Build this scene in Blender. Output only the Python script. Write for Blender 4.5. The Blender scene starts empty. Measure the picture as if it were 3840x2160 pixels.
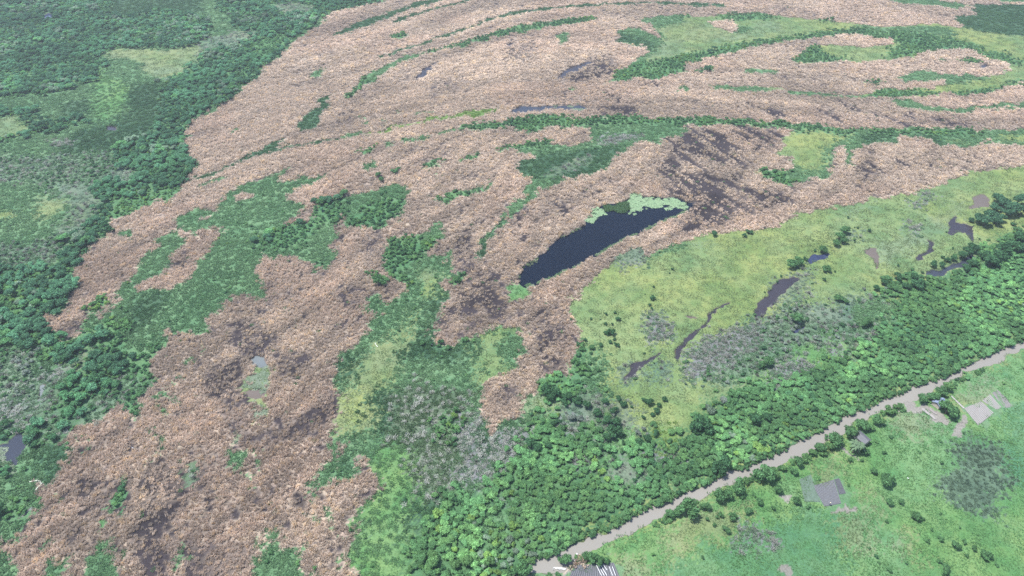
import bpy, bmesh, math, random
import numpy as np
from mathutils import Vector, Matrix, geometry

scene = bpy.context.scene
# ---------------------------------------------------------------- camera
CAM_H, PITCH, LENS = 240.0, math.radians(40.0), 24.0
cam_data = bpy.data.cameras.new('drone_camera')
cam_data.lens, cam_data.sensor_width, cam_data.clip_start, cam_data.clip_end = LENS, 36.0, 1.0, 12000.0
cam = bpy.data.objects.new('drone_camera', cam_data)
cam.location = (0, 0, CAM_H)
cam.rotation_euler = (math.pi / 2 - PITCH, 0, 0)
scene.collection.objects.link(cam)
scene.camera = cam
# ---------------------------------------------------------------- sky, sun, exposure
SUN_EL, SUN_AZ = math.radians(66), math.radians(-75)      # azimuth from +Y towards +X
world = bpy.data.worlds.new('World'); scene.world = world; world.use_nodes = True
wn = world.node_tree; wn.nodes.clear()
sky = wn.nodes.new('ShaderNodeTexSky'); sky.sky_type = 'NISHITA'; sky.sun_disc = False
sky.sun_elevation, sky.sun_rotation = SUN_EL, SUN_AZ
sky.air_density, sky.dust_density, sky.ozone_density = 1.0, 1.0, 1.0
bg = wn.nodes.new('ShaderNodeBackground'); bg.inputs['Strength'].default_value = 0.13
wo = wn.nodes.new('ShaderNodeOutputWorld')
wn.links.new(sky.outputs[0], bg.inputs[0]); wn.links.new(bg.outputs[0], wo.inputs[0])
sun_data = bpy.data.lights.new('sun', 'SUN'); sun_data.energy = 4.2; sun_data.angle = math.radians(0.53); sun_data.color = (1.0, 0.965, 0.92)
sun = bpy.data.objects.new('sun', sun_data); scene.collection.objects.link(sun)
sd = Vector((math.sin(SUN_AZ) * math.cos(SUN_EL), math.cos(SUN_AZ) * math.cos(SUN_EL), math.sin(SUN_EL)))
sun.rotation_euler = (-sd).to_track_quat('-Z', 'Y').to_euler()
vs = scene.view_settings
vs.view_transform, vs.look, vs.exposure, vs.gamma, vs.use_curve_mapping = 'Standard', 'None', 0.90, 1.0, False
scene.cycles.max_bounces = 4; scene.cycles.diffuse_bounces = 2; scene.cycles.glossy_bounces = 2
scene.cycles.transmission_bounces = 2; scene.cycles.volume_bounces = 0; scene.cycles.caustics_reflective = False
scene.cycles.use_denoising = False
HAZE_DENSITY = 0.00015

# ---------------------------------------------------------------- survey of the land cover
# Outlines were read off nine survey sheets (3 x 3); plot() turns a sheet reading into survey units.
import numpy as np
TX = (0.0, 858.67, 1717.33); TY = (0.0, 483.0, 966.0)
SW, SH = 2576, 1449
def plot(t, pts):
    ox, oy = TX[int(t[0])], TY[int(t[1])]
    return [(ox + x / 3.0, oy + y / 3.0) for x, y in pts]
CODES = 'GRMDSFBKYNHPTUVXZ'
# G sedge  R dry reed  M meadow  D dark sedge  S scrub  F trees  B bushes  K dead stems  Y bright grass
# N burnt dark  H lush field  P pale meadow  T bare earth  U teal field  V light mixed marsh  X open plot edge  Z olive sedge with dead stalks
def P(s):
    return [tuple(float(v) for v in q.split(',')) for q in s.split()]
AREAS = []      # (code, points in survey units), later ones lie over earlier ones
def A(code, t, s): AREAS.append((code, plot(t, P(s))))
def STRIP(code, t, s, w):
    p = np.array(plot(t, P(s))); d = np.gradient(p, axis=0)
    n = np.stack([-d[:, 1], d[:, 0]], 1); n /= np.linalg.norm(n, axis=1, keepdims=True) + 1e-9
    w = w / 3.0
    AREAS.append((code, [tuple(q) for q in np.concatenate([p + n * w / 2, (p - n * w / 2)[::-1]])]))
def DOT(code, t, x, y, rx, ry=None):
    ry = ry or rx; a = np.linspace(0, 2 * np.pi, 12, endpoint=False)
    A(code, t, ' '.join('%f,%f' % (x + rx * np.cos(k) * (1 + .2 * np.sin(3 * k + x)), y + ry * np.sin(k) * (1 + .2 * np.cos(2 * k + y))) for k in a))

# --- whole sheet: reeds in the upper and middle part, then the green country round them
A('R', '00', '-300,-300 8100,-300 8100,5000 -300,5000')
# left woodland side
A('G', '00', '-300,-300 2980,-300 2900,10 2850,20 2740,40 2576,60 2480,110 2440,180 2350,215 2290,270 2210,310 2200,350 2130,390 2110,430 2060,460 1980,500 1985,580 1900,630 1830,680 1770,740 1680,780 1600,850 1500,900 1440,930 1430,1010 1380,1110 1420,1190 1490,1260 1430,1310 1380,1360 1370,1449 1310,1489 1290,1539 1240,1514 1190,1509 1120,1529 1080,1559 1000,1589 940,1629 900,1659 810,1684 800,1749 780,1799 660,1869 640,1949 620,2019 600,2069 590,2159 550,2229 500,2309 470,2359 400,2379 340,2419 340,2459 400,2539 440,2589 500,2589 540,2559 600,2499 620,2449 680,2399 680,2329 700,2299 760,2239 830,2239 830,2299 740,2379 750,2419 790,2409 830,2339 890,2289 930,2209 970,2139 1020,2049 1070,1989 1130,1909 1170,1849 1200,1789 1290,1769 1340,1729 1420,1789 1400,1829 1340,1889 1310,1969 1290,2019 1240,2069 1180,2089 1080,2129 1070,2169 1090,2199 1190,2159 1250,2159 1300,2189 1370,2139 1430,2089 1480,2039 1500,1979 1560,1889 1620,1789 1680,1729 1600,1709 1540,1704 1490,1779 1470,1719 1370,1719 1340,1729 1330,1679 1380,1619 1430,1599 1560,1589 1600,1609 1650,1569 1680,1529 1680,1469 1740,1440 1790,1400 1950,1370 2150,1280 2210,1260 2130,1320 2120,1370 2250,1350 2450,1330 2500,1310 2420,1370 2330,1400 2180,1440 2160,1500 2250,1520 2310,1560 2330,1570 2240,1640 2140,1700 2110,1749 2170,1730 2240,1690 2330,1640 2400,1630 2460,1540 2640,1500 2680,1470 3000,1380 3080,1420 3060,1530 3000,1600 2960,1680 2800,1730 2690,1720 2620,1700 2610,1720 2530,1790 2530,1849 2500,1949 2470,2029 2420,2049 2360,2069 2340,2009 2270,1969 2260,1929 2200,1919 2120,1929 2110,1969 2030,1959 2040,1929 1990,1939 1980,1989 1940,2029 1930,2079 1960,2129 1970,2199 1950,2259 1890,2279 1850,2209 1820,2199 1760,2249 1700,2249 1690,2299 1640,2379 1560,2389 1590,2459 1540,2509 1480,2539 1410,2489 1340,2509 1310,2489 1260,2459 1250,2509 1270,2559 1230,2619 1190,2649 1160,2709 1120,2749 1130,2819 1160,2869 1130,2898 1100,2968 1090,3048 1060,3088 1040,3138 1030,3188 980,3168 960,3118 960,3058 880,3048 880,3088 810,3138 790,3198 720,3228 690,3208 620,3208 560,3258 480,3298 460,3338 390,3348 400,3388 470,3368 500,3418 490,3498 460,3548 440,3608 400,3638 350,3618 310,3668 310,3728 280,3798 260,3858 210,3938 170,3998 130,4088 70,4018 30,4048 20,4128 -10,4168 60,4218 130,4268 140,4347 120,4700 -300,4700')
# reed islands inside the left green
A('R', '01', '1780,20 1900,20 1920,50 1850,80 1790,80 1760,40')
A('R', '01', '1500,210 1600,170 1610,190 1510,230')
A('R', '01', '2110,300 2140,230 2260,160 2330,110 2340,60 2420,60 2420,180 2330,190 2240,240 2170,280 2130,310')
A('R', '01', '2140,40 2230,20 2250,50 2200,75')
STRIP('R', '01', '2590,180 2570,290 2545,380 2530,470 2510,600', 55)
A('G', '01', '870,330 930,290 1000,340 960,360 870,365')
A('B', '01', '690,880 700,850 760,790 830,790 830,850 770,900 720,920')
# left country detail
A('F', '00', '-300,-300 850,-300 850,40 820,110 1000,130 1130,80 1300,75 1500,110 1600,200 1540,310 1300,368 1150,375 1040,362 900,366 760,410 820,470 760,560 690,640 600,620 450,700 250,720 -300,760')
A('F', '00', '1530,-300 2980,-300 2850,20 2480,110 2350,215 2210,310 2130,390 1980,500 1900,630 1680,780 1440,930 1380,1110 1490,1260 1380,1360 1370,1420 1280,1449 1000,1449 1060,1330 850,1240 860,1130 1000,1050 1150,1000 1150,820 1260,640 1230,590 1390,550 1420,500 1480,430 1560,330 1800,270 1750,150 1600,60')
A('G', '00', '1530,-300 1760,-200 1640,60 1720,140 1820,240 1760,290 1600,240 1560,110')
A('V', '00', '2050,30 2250,20 2420,60 2300,100 2150,110')
A('V', '00', '1560,290 1800,230 1960,230 1900,300 1700,350 1560,400 1500,470 1450,480 1500,380')
A('P', '00', '760,415 900,370 1040,365 1150,378 1300,370 1450,340 1540,320 1490,390 1460,450 1410,500 1390,555 1290,580 1200,595 1110,580 1040,545 1080,480 980,460 870,450')
A('B', '00', '1920,320 2050,280 2180,270 2130,340 1960,440 1910,400')
A('D', '00', '850,-300 1530,-300 1530,100 1300,75 1130,80 1000,130 830,100')
A('H', '00', '680,640 800,560 930,600 960,700 900,850 800,940 690,900 720,760')
A('D', '00', '950,640 1230,620 1250,800 1150,1000 1000,1060 860,1130 500,1180 380,1130 560,1000 700,950 850,950 950,850')
A('D', '00', '420,780 690,740 700,880 450,870')
A('P', '00', '-300,930 100,880 180,900 210,950 180,1010 100,1040 -300,1060')
A('F', '00', '180,1000 300,930 600,900 660,930 400,1000 100,1060 -50,1080')
A('F', '00', '0,820 180,810 330,900 230,930 150,870 0,880')
A('S', '00', '-300,1150 500,1190 850,1150 860,1240 1060,1330 1000,1449 600,1449 300,1400 -300,1330')
A('K', '00', '390,1060 500,1040 570,1060 540,1090 420,1090')
A('V', '00', '850,1240 1000,1270 1060,1340 980,1449 760,1449 800,1350')
# sheet 01 left
A('F', '01', '700,-60 1250,-60 1180,30 1020,60 900,80 800,100 830,180 790,230 800,300 770,350 650,420 620,560 590,620 580,710 540,780 490,860 460,910 390,930 330,975 340,1020 400,1100 440,1150 380,1260 250,1200 -300,1100 -300,560 200,560 420,540 560,420 480,340 650,260 740,200 760,80')
A('B', '01', '-300,700 200,760 150,900 -300,900')
A('P', '01', '260,60 330,10 480,60 500,110 400,180 340,240 270,180')
A('M', '01', '0,140 110,160 60,210 -300,240 -300,160')
A('V', '01', '430,-40 700,-60 760,80 740,200 650,260 480,340 400,330 470,200 510,110 500,50')
A('S', '01', '-300,380 200,400 420,330 560,420 420,540 200,560 -300,560')
A('V', '01', '540,20 620,-20 700,60 700,160 560,160')
A('B', '01', '1250,-40 1370,0 1310,40 1290,95 1240,70 1190,62 1080,110 940,180 830,225 800,150 900,90 1020,70 1180,40')
A('D', '01', '1090,760 1250,730 1300,760 1200,860 1180,940 1100,1020 1000,1100 900,1080 900,960 1000,870 ')
A('B', '01', '540,1120 640,1050 760,1010 900,960 1000,1000 900,1100 1000,1180 900,1260 700,1290 540,1330 480,1240')
A('F', '01', '380,1150 500,1150 600,1080 700,1060 780,1120 700,1230 560,1290 400,1280')
A('F', '01', '560,1340 760,1250 980,1200 1080,1260 1000,1360 840,1449 600,1449')
A('V', '01', '620,1180 750,1170 720,1280 560,1330 500,1290')
A('D', '01', '280,1300 380,1240 420,1290 350,1449 240,1449')
A('K', '01', '380,1340 520,1300 560,1400 480,1449 380,1449')
A('B', '01', '1090,1200 1200,1130 1230,1170 1160,1260 1120,1300 1140,1400 1150,1449 1020,1449 980,1330')
A('F', '01', '1930,380 2110,280 2260,230 2370,210 2400,60 2576,20 2576,200 2460,240 2330,310 2240,400 2130,440 2040,440')
A('B', '01', '2110,300 2170,280 2330,190 2400,180 2576,60 2576,180 2350,330 2250,430 2000,440 1960,390')
A('S', '01', '-300,1180 240,1200 280,1300 240,1449 -300,1449')
A('V', '01', '430,1380 560,1340 620,1400 600,1449 430,1449')
# sheet 02 left
A('S', '02', '-300,-40 1100,-40 1080,120 960,160 880,150 790,300 560,360 400,450 -300,500')
A('F', '02', '420,-40 900,-40 860,60 700,130 560,200 430,210 480,90')
A('K', '02', '0,150 130,160 190,240 130,300 0,290 -200,250')
A('V', '02', '300,90 420,60 480,150 380,220 280,340 240,300')
A('F', '02', '-200,330 60,330 200,270 340,380 460,400 470,460 380,440 300,430 200,420 60,470 -200,440')
A('F', '02', '480,200 600,180 640,260 560,310 480,280')
A('D', '02', '380,470 470,460 500,520 490,600 460,650 440,710 400,740 360,700 370,620 250,560 270,480')
A('F', '02', '-200,650 90,640 110,740 -200,760')
A('B', '02', '960,40 1080,30 1050,180 1040,250 985,270 955,200')
A('G', '02', '-300,760 310,770 310,830 260,960 130,1190 70,1120 20,1230 -300,1290')
A('F', '02', '60,880 180,860 200,960 80,1010 20,960')
# --- upper middle strips
A('D', '10', '-80,270 0,225 150,160 280,125 430,70 560,25 700,-10 720,-300 840,-300 800,0 640,40 480,85 330,135 200,200 60,250 0,265')
STRIP('D', '10', '380,168 480,138 600,95 800,40 960,5 1040,-40', 22)
STRIP('D', '10', '290,430 520,360 760,280 1000,195 1250,110 1500,70 1900,40 2300,20 2600,32 2900,45', 22)
A('B', '10', '30,725 50,700 100,640 200,560 330,490 480,425 640,385 800,350 920,320 1060,285 1150,250 1300,200 1450,175 1700,150 1900,130 1960,150 1850,165 1650,190 1450,230 1300,255 1100,300 950,345 760,380 600,405 480,465 350,525 280,590 180,640 110,680 90,740')
A('G', '10', '230,540 330,490 480,425 640,385 640,400 480,465 350,525 280,590 180,620')
A('B', '10', '380,260 450,245 485,270 440,300 385,285')
A('G', '10', '1640,270 1690,245 1740,250 1700,320 1650,340')
A('G', '10', '2260,140 2350,125 2600,112 2600,560 2480,570 2400,600 2250,590 2050,625 1990,640 2100,560 2160,500 2250,440 2290,420 2330,390 2240,350 2090,330 2140,290 2090,230 2200,210 2320,250 2400,300 2380,220 2300,180')
A('P', '10', '2380,200 2600,170 2600,440 2480,450 2330,470 2290,440 2380,380 2420,300')
A('D', '10', '2080,230 2150,250 2270,300 2380,330 2350,390 2200,330 2090,320')
A('B', '10', '1980,640 2160,500 2250,460 2330,465 2600,415 2600,540 2480,570 2400,600 2250,590 2050,625')
A('D', '00', '2230,1000 2300,890 2400,780 2460,720 2530,705 2480,800 2440,880 2400,960 2300,1005')
A('G', '00', '2330,580 2400,530 2470,520 2430,570 2380,600')
A('G', '00', '1740,990 1790,960 1830,970 1780,1005')
STRIP('D', '00', '1400,1390 1500,1340 1650,1290 1800,1220 1920,1170 2100,1130 2300,1090 2600,1040', 26)
A('D', '00', '1930,1150 2050,1090 2150,1060 2170,1080 2000,1150')
A('G', '00', '1540,1385 1620,1345 1700,1330 1690,1355 1570,1390')
A('G', '10', '-20,1035 100,1010 180,1000 240,1000 100,1040 -20,1055')
A('Y', '10', '180,1000 300,970 440,945 600,915 760,880 950,850 1120,825 1210,820 1150,850 1050,880 900,890 700,915 520,950 350,980 240,1000')
A('G', '10', '700,1005 850,975 980,930 1100,925 1300,900 1500,880 1650,868 1750,890 2000,880 2300,885 2600,895 2600,1000 2440,1050 2400,1100 2330,1080 2230,1080 2150,1140 2130,1190 2040,1210 2000,1280 1900,1310 1800,1330 1640,1385 1540,1430 1420,1449 1400,1449 1430,1360 1350,1330 1340,1290 1400,1260 1310,1240 1420,1205 1460,1170 1320,1140 1190,1150 1200,1120 1400,1085 1600,1050 1590,1080 1700,1100 1880,1070 1895,1040 1850,980 1780,960 1650,985 1630,930 1600,950 1560,970 1450,1000 1330,985 1240,960 1100,975 1020,1000 960,975 870,1000 790,1010')
A('B', '10', '850,975 980,930 1100,925 1300,900 1500,880 1650,868 1750,890 2000,880 2300,885 2600,895 2600,940 2300,925 2050,935 1850,940 1780,955 1650,970 1580,940 1450,990 1330,980 1240,955 1100,970 960,970')
A('D', '10', '1310,1240 1420,1205 1470,1170 1700,1130 2000,1110 2130,1120 2120,1185 2040,1205 2000,1270 1900,1305 1640,1380 1640,1330 1400,1340 1340,1300')
A('K', '10', '1930,1060 2050,1010 2250,1000 2280,1030 2150,1070 2000,1090')
A('V', '10', '1560,1290 1700,1210 1900,1180 1880,1220 1750,1290 1600,1340')
A('B', '10', '1190,1150 1200,1120 1400,1085 1590,1050 1590,1085 1450,1110 1330,1125')
A('G', '10', '430,1070 500,1040 660,1010 655,1040 560,1070 450,1080')
A('G', '10', '330,1080 380,1060 370,1110 330,1110')
A('B', '10', '90,1140 150,1120 240,1115 230,1160 160,1170')
A('G', '10', '150,1240 220,1210 280,1230 250,1290 190,1290')
A('B', '10', '580,1260 660,1230 780,1215 780,1240 650,1270')
A('B', '10', '890,1200 950,1180 1050,1155 1060,1170 980,1210 920,1230')
A('G', '10', '850,1449 930,1420 1060,1400 1140,1370 1130,1410 1000,1460 860,1470')
A('G', '10', '430,850 470,840 460,862 420,865')
A('G', '10', '560,860 640,850 710,840 700,858 600,875')
A('G', '10', '140,880 170,900 200,940 160,945')
A('B', '10', '1700,670 1770,655 1800,670 1750,685')
# --- upper right
A('M', '20', '0,130 600,110 1250,170 1500,205 1720,190 1900,180 2110,215 2120,130 2190,110 2210,40 2900,40 2900,600 2500,640 2370,690 2200,715 2060,700 1960,690 1930,720 1800,740 1600,740 1300,735 1000,720 770,705 790,690 1050,700 1300,720 1420,700 1440,680 1600,665 1900,670 1980,640 1960,600 1850,620 1680,630 1590,580 1750,540 1900,545 1960,570 2150,560 2300,580 2430,560 2460,480 2300,420 2150,370 2000,370 1850,400 1700,440 1500,460 1250,475 1050,470 850,480 790,460 900,400 940,370 1030,345 1090,330 1200,350 1450,350 1570,340 1590,290 1450,300 1330,255 1180,260 1000,285 780,310 590,340 480,380 330,410 150,450 0,490')
A('R', '20', '200,170 320,140 450,220 380,245 260,210')
A('P', '20', '0,160 200,180 270,220 420,260 560,170 720,160 720,240 500,280 300,320 0,300')
A('B', '20', '0,490 0,420 200,370 400,330 560,310 800,280 1000,250 1100,225 1350,215 1480,240 1700,230 1850,250 2070,300 2200,330 2300,400 2400,400 2500,440 2700,480 2700,500 2450,480 2300,440 2150,370 1950,375 1780,410 1600,450 1520,430 1580,370 1630,340 1600,290 1450,300 1330,255 1180,255 1000,285 590,340 330,410')
A('B', '20', '790,460 900,400 960,345 1050,360 1090,420 1200,440 1270,450 1200,475 1050,470 880,475')
A('G', '20', '1250,180 1500,210 1720,195 2000,215 2080,290 1850,245 1480,235')
A('D', '20', '2190,35 2900,35 2900,285 2400,260 2140,215 2020,130 2190,110')
A('G', '20', '1540,-100 1900,-100 1900,0 2100,30 2180,50 2080,75 1900,45 1700,35 1560,10')
A('G', '20', '2360,-20 2900,-20 2900,20 2400,22')
A('B', '20', '240,120 400,105 600,100 720,130 600,150 430,160 300,145')
A('G', '20', '380,245 450,215 520,200 520,235 430,255')
A('B', '20', '-40,120 60,108 70,130 -40,135')
A('B', '20', '1030,150 1120,140 1130,160 1050,165')
A('B', '20', '100,540 180,500 230,510 220,540')
A('G', '20', '440,550 500,520 640,530 740,545 690,560 560,560')
A('G', '20', '200,640 350,650 500,650 640,660 660,690 520,690 360,690 210,680')
A('P', '20', '620,650 700,650 770,685 700,695 640,690')
A('G', '20', '-20,660 60,650 60,690 -20,700')
A('B', '20', '1380,620 1520,615 1530,635 1400,640')
A('G', '20', '1590,580 1750,540 1900,545 1960,570 2150,560 2300,580 2050,640 1980,640 1960,600 1850,620 1680,630')
A('B', '20', '1430,690 1600,670 1900,690 1920,720 1600,740 1430,730')
A('G', '20', '770,705 1000,720 1300,735 1430,740 1430,725 1250,715 1050,700 790,690')
STRIP('B', '20', '2050,705 2200,710 2370,690 2500,640 2600,600', 26)
A('B', '20', '2090,460 2150,430 2220,455 2200,480 2120,480')
A('G', '20', '1900,450 1950,435 2000,460 1950,470')
A('G', '20', '1590,790 1600,750 1730,760 1840,800 2000,820 2200,810 2400,785 2700,765 2700,795 2400,820 2100,850 1900,855 1800,840 1700,820')
A('G', '20', '0,905 200,890 400,905 480,900 800,930 1000,960 1300,975 1600,980 1900,970 2300,985 2700,965 2700,1125 2500,1100 2400,1100 2350,1060 2280,1090 2130,1130 2000,1100 1930,1110 1850,1050 1750,1050 1680,1035 1600,1080 1480,1080 1400,1090 1310,1140 1280,1200 1290,1250 1210,1285 1230,1180 1230,1100 1130,1110 1120,1200 1090,1290 1110,1340 1060,1370 1030,1340 950,1350 860,1400 740,1400 660,1370 590,1340 560,1290 650,1270 800,1290 830,1190 760,1170 680,1160 780,1100 800,1000 870,990 600,960 480,940 400,940 200,960 0,950')
A('D', '20', '1310,1030 1600,990 1900,985 2000,1090 1930,1105 1850,1045 1680,1030 1480,1075 1400,1085')
A('M', '20', '800,1000 900,990 1150,1010 1290,1010 1230,1050 1150,1090 1090,1110 1070,1180 1080,1260 1000,1300 860,1300 830,1190 700,1150 780,1100')
A('B', '20', '-20,905 200,890 400,905 480,900 800,930 1300,975 1300,1005 1000,1000 800,970 500,940 200,950 -20,945')
A('B', '20', '1350,985 1600,985 1900,975 2250,985 2250,1030 1900,1010 1500,1015')
A('B', '20', '590,1280 700,1280 850,1330 860,1390 740,1400 600,1340')
A('M', '20', '2030,1060 2180,1070 2150,1110 2040,1090')
A('M', '20', '2400,1040 2700,990 2700,1070 2430,1090')
# --- central greens
A('B', '11', '80,200 130,130 230,90 330,40 480,50 430,130 400,210 330,230 250,260 150,285 90,270')
A('B', '11', '710,40 850,0 1060,0 960,45 850,70 760,80 720,70')
A('G', '11', '1390,-10 1500,-10 1490,30 1400,80 1380,110 1260,200 1280,230 1200,260 1140,310 1120,370 1100,430 1050,490 1010,505 1040,420 1080,330 1120,270 1180,190 1260,120 1330,60')
A('D', '11', '1140,280 1200,200 1270,210 1200,260 1140,310 1120,370 1100,430 1050,490 1010,505 1040,420')
A('G', '11', '340,350 420,350 600,310 720,245 775,235 775,350 690,390 640,450 680,490 790,465 800,515 770,530 815,600 800,660 770,700 800,740 800,790 720,850 730,880 750,900 710,950 690,1000 700,1060 680,1090 690,1130 900,1195 910,1110 990,1090 1020,1050 1150,1020 1290,1020 1400,1050 1380,1110 1410,1200 1300,1290 1240,1340 1150,1400 1100,1449 1030,1600 1050,1660 1060,1669 1110,1699 1130,1759 1180,1814 1190,1769 1190,1659 1260,1684 1330,1659 1340,1579 1360,1519 1440,1549 1700,1700 1700,4000 60,3000 130,2880 110,2800 10,2790 0,2699 50,2649 90,2599 80,2569 100,2509 150,2409 200,2329 300,2289 320,2209 290,2129 240,2049 190,1969 150,2009 110,2139 0,2149 -30,2120 -60,2200 -120,2220 -200,2170 -150,2050 -70,2000 -60,1800 0,1680 80,1630 20,1500 0,1400 -20,1230 40,1220 120,1110 180,1020 280,960 300,890 230,880 170,910 200,830 260,790 310,850 460,760 450,710 370,650 350,600 370,530 350,480 360,420')
A('B', '11', '345,355 600,312 690,390 620,470 560,540 450,590 520,700 470,740 400,640 370,560 360,430')
A('P', '11', '640,780 560,900 470,980 400,1080 200,1150 100,1300 60,1449 20,1560 -50,1750 -60,1850 60,1800 250,1830 330,1650 320,1500 400,1449 450,1250 500,1150 560,1000 600,850 700,780 770,680 740,600 600,560 570,660 620,740')
A('M', '11', '640,780 600,760 640,700 700,640 770,640 770,690 720,730 700,780')
A('M', '11', '480,930 560,880 560,980 500,1000')
A('M', '11', '60,1500 130,1450 190,1560 120,1750 60,1780')
A('D', '11', '640,800 760,730 800,780 720,840 740,890 700,950 680,1080 690,1130 900,1200 1030,1150 1000,1250 850,1300 600,1290 460,1290 470,1180 540,1100 530,950 580,880')
A('D', '11', '0,1240 120,1240 100,1380 0,1420')
A('G', '11', '560,910 640,880 650,1000 560,1120 530,1060')
A('M', '11', '1020,1060 1290,1025 1400,1060 1370,1120 1330,1230 1250,1330 1130,1449 1050,1500 1030,1449 1010,1250 1040,1150')
A('G', '11', '1180,1150 1400,1080 1410,1200 1290,1290 1200,1330')
A('B', '11', '230,640 290,620 340,640 340,690 270,720 240,680')
A('B', '11', '840,650 880,630 920,650 890,700 850,690')
A('B', '11', '910,1100 980,1090 990,1140 930,1170')
A('B', '11', '690,1135 760,1140 800,1170 740,1185 690,1165')
A('G', '11', '200,850 290,830 330,880 300,900 220,880')
A('H', '11', '1255,815 1260,740 1310,690 1380,700 1400,760 1330,790 1280,815')
# --- meadow on the right
A('M', '21', '-796,720 -746,690 -636,620 -590,580 -536,535 -446,505 -276,465 -176,435 0,358 180,320 460,280 780,235 830,165 1050,130 1400,65 1730,0 1990,-80 2300,-170 2900,-240 2900,3000 -800,3000 -900,1250 -780,1170 -790,1080 -860,950 -826,780')
A('R', '21', '-1200,1449 -1150,1380 -1000,1250 -880,1190 -870,1210 -885,1370 -1010,1420 -1090,1449 -1100,1510 -1130,1550 -1210,1520 -1230,1580 -1240,1660 -1310,1685 -1380,1660 -1380,1770 -1390,1815 -1440,1760 -1460,1700 -1510,1670 -1540,1600 -1520,1540 -1470,1490 -1430,1440')
A('V', '21', '-560,520 -440,440 -330,420 -280,490 -380,560 -470,580')
A('K', '21', '-480,560 -520,530 -460,520 -400,560')
A('K', '21', '-360,540 -310,510 -290,560 -340,590')
A('G', '11', '2300,470 2400,430 2576,380 2640,370 2600,400 2440,460 2330,480')
A('P', '21', '0,400 150,380 300,390 250,420 50,430')
A('P', '21', '1200,120 1330,100 1500,90 1480,110 1330,140 1310,180 1230,170')
A('P', '21', '1380,430 1700,300 1900,150 2000,60 2150,60 2000,320 1700,480 1500,560')
A('K', '21', '1730,110 1780,30 1800,-10 1870,-10 1840,40 1770,110')
A('K', '21', '1680,290 1720,250 1780,240 1760,320 1720,325')
A('V', '21', '1260,300 1340,280 1340,350 1270,370')
A('V', '21', '700,700 880,580 1000,560 960,700 900,860 800,800 740,860 640,960 600,960 720,810')
A('V', '11', '2290,920 2400,900 2450,1000 2440,1150 2370,1190 2290,1060')
A('V', '11', '2130,1300 2200,1280 2260,1380 2180,1449 2120,1420')
A('K', '11', '2310,1000 2410,930 2440,1020 2430,1130 2360,1180')
A('V', '11', '2340,1300 2430,1260 2460,1400 2400,1560 2330,1530 2300,1400')
# scrub and belts right
A('S', '21', '40,1260 150,1120 400,1000 520,930 650,960 750,900 830,830 900,860 1000,900 1300,790 1500,740 1700,690 1720,720 1600,830 1400,980 1250,1000 1500,960 1560,930 1460,1100 1280,1280 1150,1230 900,1350 700,1470 300,1500 60,1449')
A('K', '21', '60,1240 150,1120 400,1010 440,1000 400,1150 380,1290 240,1310 130,1400 60,1420')
A('K', '21', '380,1010 560,990 640,1000 600,1100 480,1150 380,1170')
A('V', '21', '880,900 1200,830 1300,800 1340,850 1250,1000 1000,1000 900,960')
A('G', '21', '1340,850 1600,740 1700,730 1550,860 1540,930 1400,990 1280,990')
A('H', '21', '360,1449 560,1380 700,1300 860,1140 1050,1080 1250,1100 1180,1250 1080,1280 950,1350 780,1449 600,1500')
A('K', '21', '1050,1160 1080,1090 1130,1130 1160,1200 1100,1230')
A('K', '21', '640,1449 760,1300 860,1220 960,1290 1000,1340 900,1400 800,1449')
A('F', '21', '1440,760 1600,660 1720,640 1840,660 2000,610 2130,560 2200,480 2330,420 2420,330 2900,200 2900,1000 2576,1120 2440,1180 2320,1220 2220,1280 2140,1310 2030,1370 1900,1430 1830,1449 1790,1459 1700,1499 1580,1549 1470,1584 1440,1609 1300,1659 1200,1699 1120,1759 1030,1809 950,1849 900,1879 820,1909 740,1959 650,1999 560,2039 450,2089 360,2099 250,2169 120,2219 0,2274 -176,2359 -266,2399 -386,2459 -526,2539 -676,2589 -816,2649 -926,2719 -1056,2769 -1136,2799 -1200,2898 -2176,2898 -2096,2789 -2016,2729 -2076,2609 -2016,2489 -2016,2349 -1876,2299 -1716,2189 -1626,2249 -1546,2349 -1426,2279 -1376,2169 -1276,2089 -1266,1969 -1176,1849 -1076,1719 -1096,1549 -1076,1449 -880,1370 -830,1180 -720,1170 -600,1250 -560,1480 -600,1720 -500,1740 -380,1870 -180,1830 -100,1920 60,1830 80,1640 300,1470 560,1480 760,1440 900,1360 1080,1300 1150,1240 1280,1290 1400,1200 1500,1060 1560,940 1700,830')
A('G', '21', '-720,1180 -600,1250 -560,1480 -660,1560 -740,1500 -880,1400 -860,1200')
A('B', '21', '-860,1230 -800,1180 -720,1170 -680,1300 -660,1400 -760,1420 -860,1380')
A('V', '12', '1700,120 1880,60 2050,100 2230,150 2200,240 2130,300 1950,320 1800,340 1640,300 1600,260 1700,200')
A('P', '12', '1360,100 1480,90 1650,130 1700,200 1600,260 1440,240 1350,170')
A('Y', '12', '1480,170 1510,150 1550,190 1520,215 1490,205')
A('V', '12', '1950,300 2200,240 2220,420 2140,500 1990,520 1900,470 1990,420')
A('H', '12', '2080,330 2190,300 2200,460 2060,540 1960,560 1980,480')
A('K', '12', '1740,560 1780,470 1860,500 1880,600 1800,640')
A('K', '12', '1660,250 1780,230 1800,300 1700,300')
A('V', '12', '1960,640 2100,580 2200,600 2330,620 2300,720 2150,780 2010,740')
A('K', '12', '2320,470 2500,500 2560,570 2420,590 2320,560')
A('M', '12', '2230,-20 2560,-20 2600,80 2700,20 2750,-30 2760,180 2730,260 2680,300 2640,380 2600,420 2480,500 2400,380 2360,320 2420,270 2270,140')
A('Y', '12', '2400,370 2500,300 2560,400 2480,500')
A('P', '12', '2700,20 2900,-40 3000,10 2880,100 2760,150')
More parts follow.
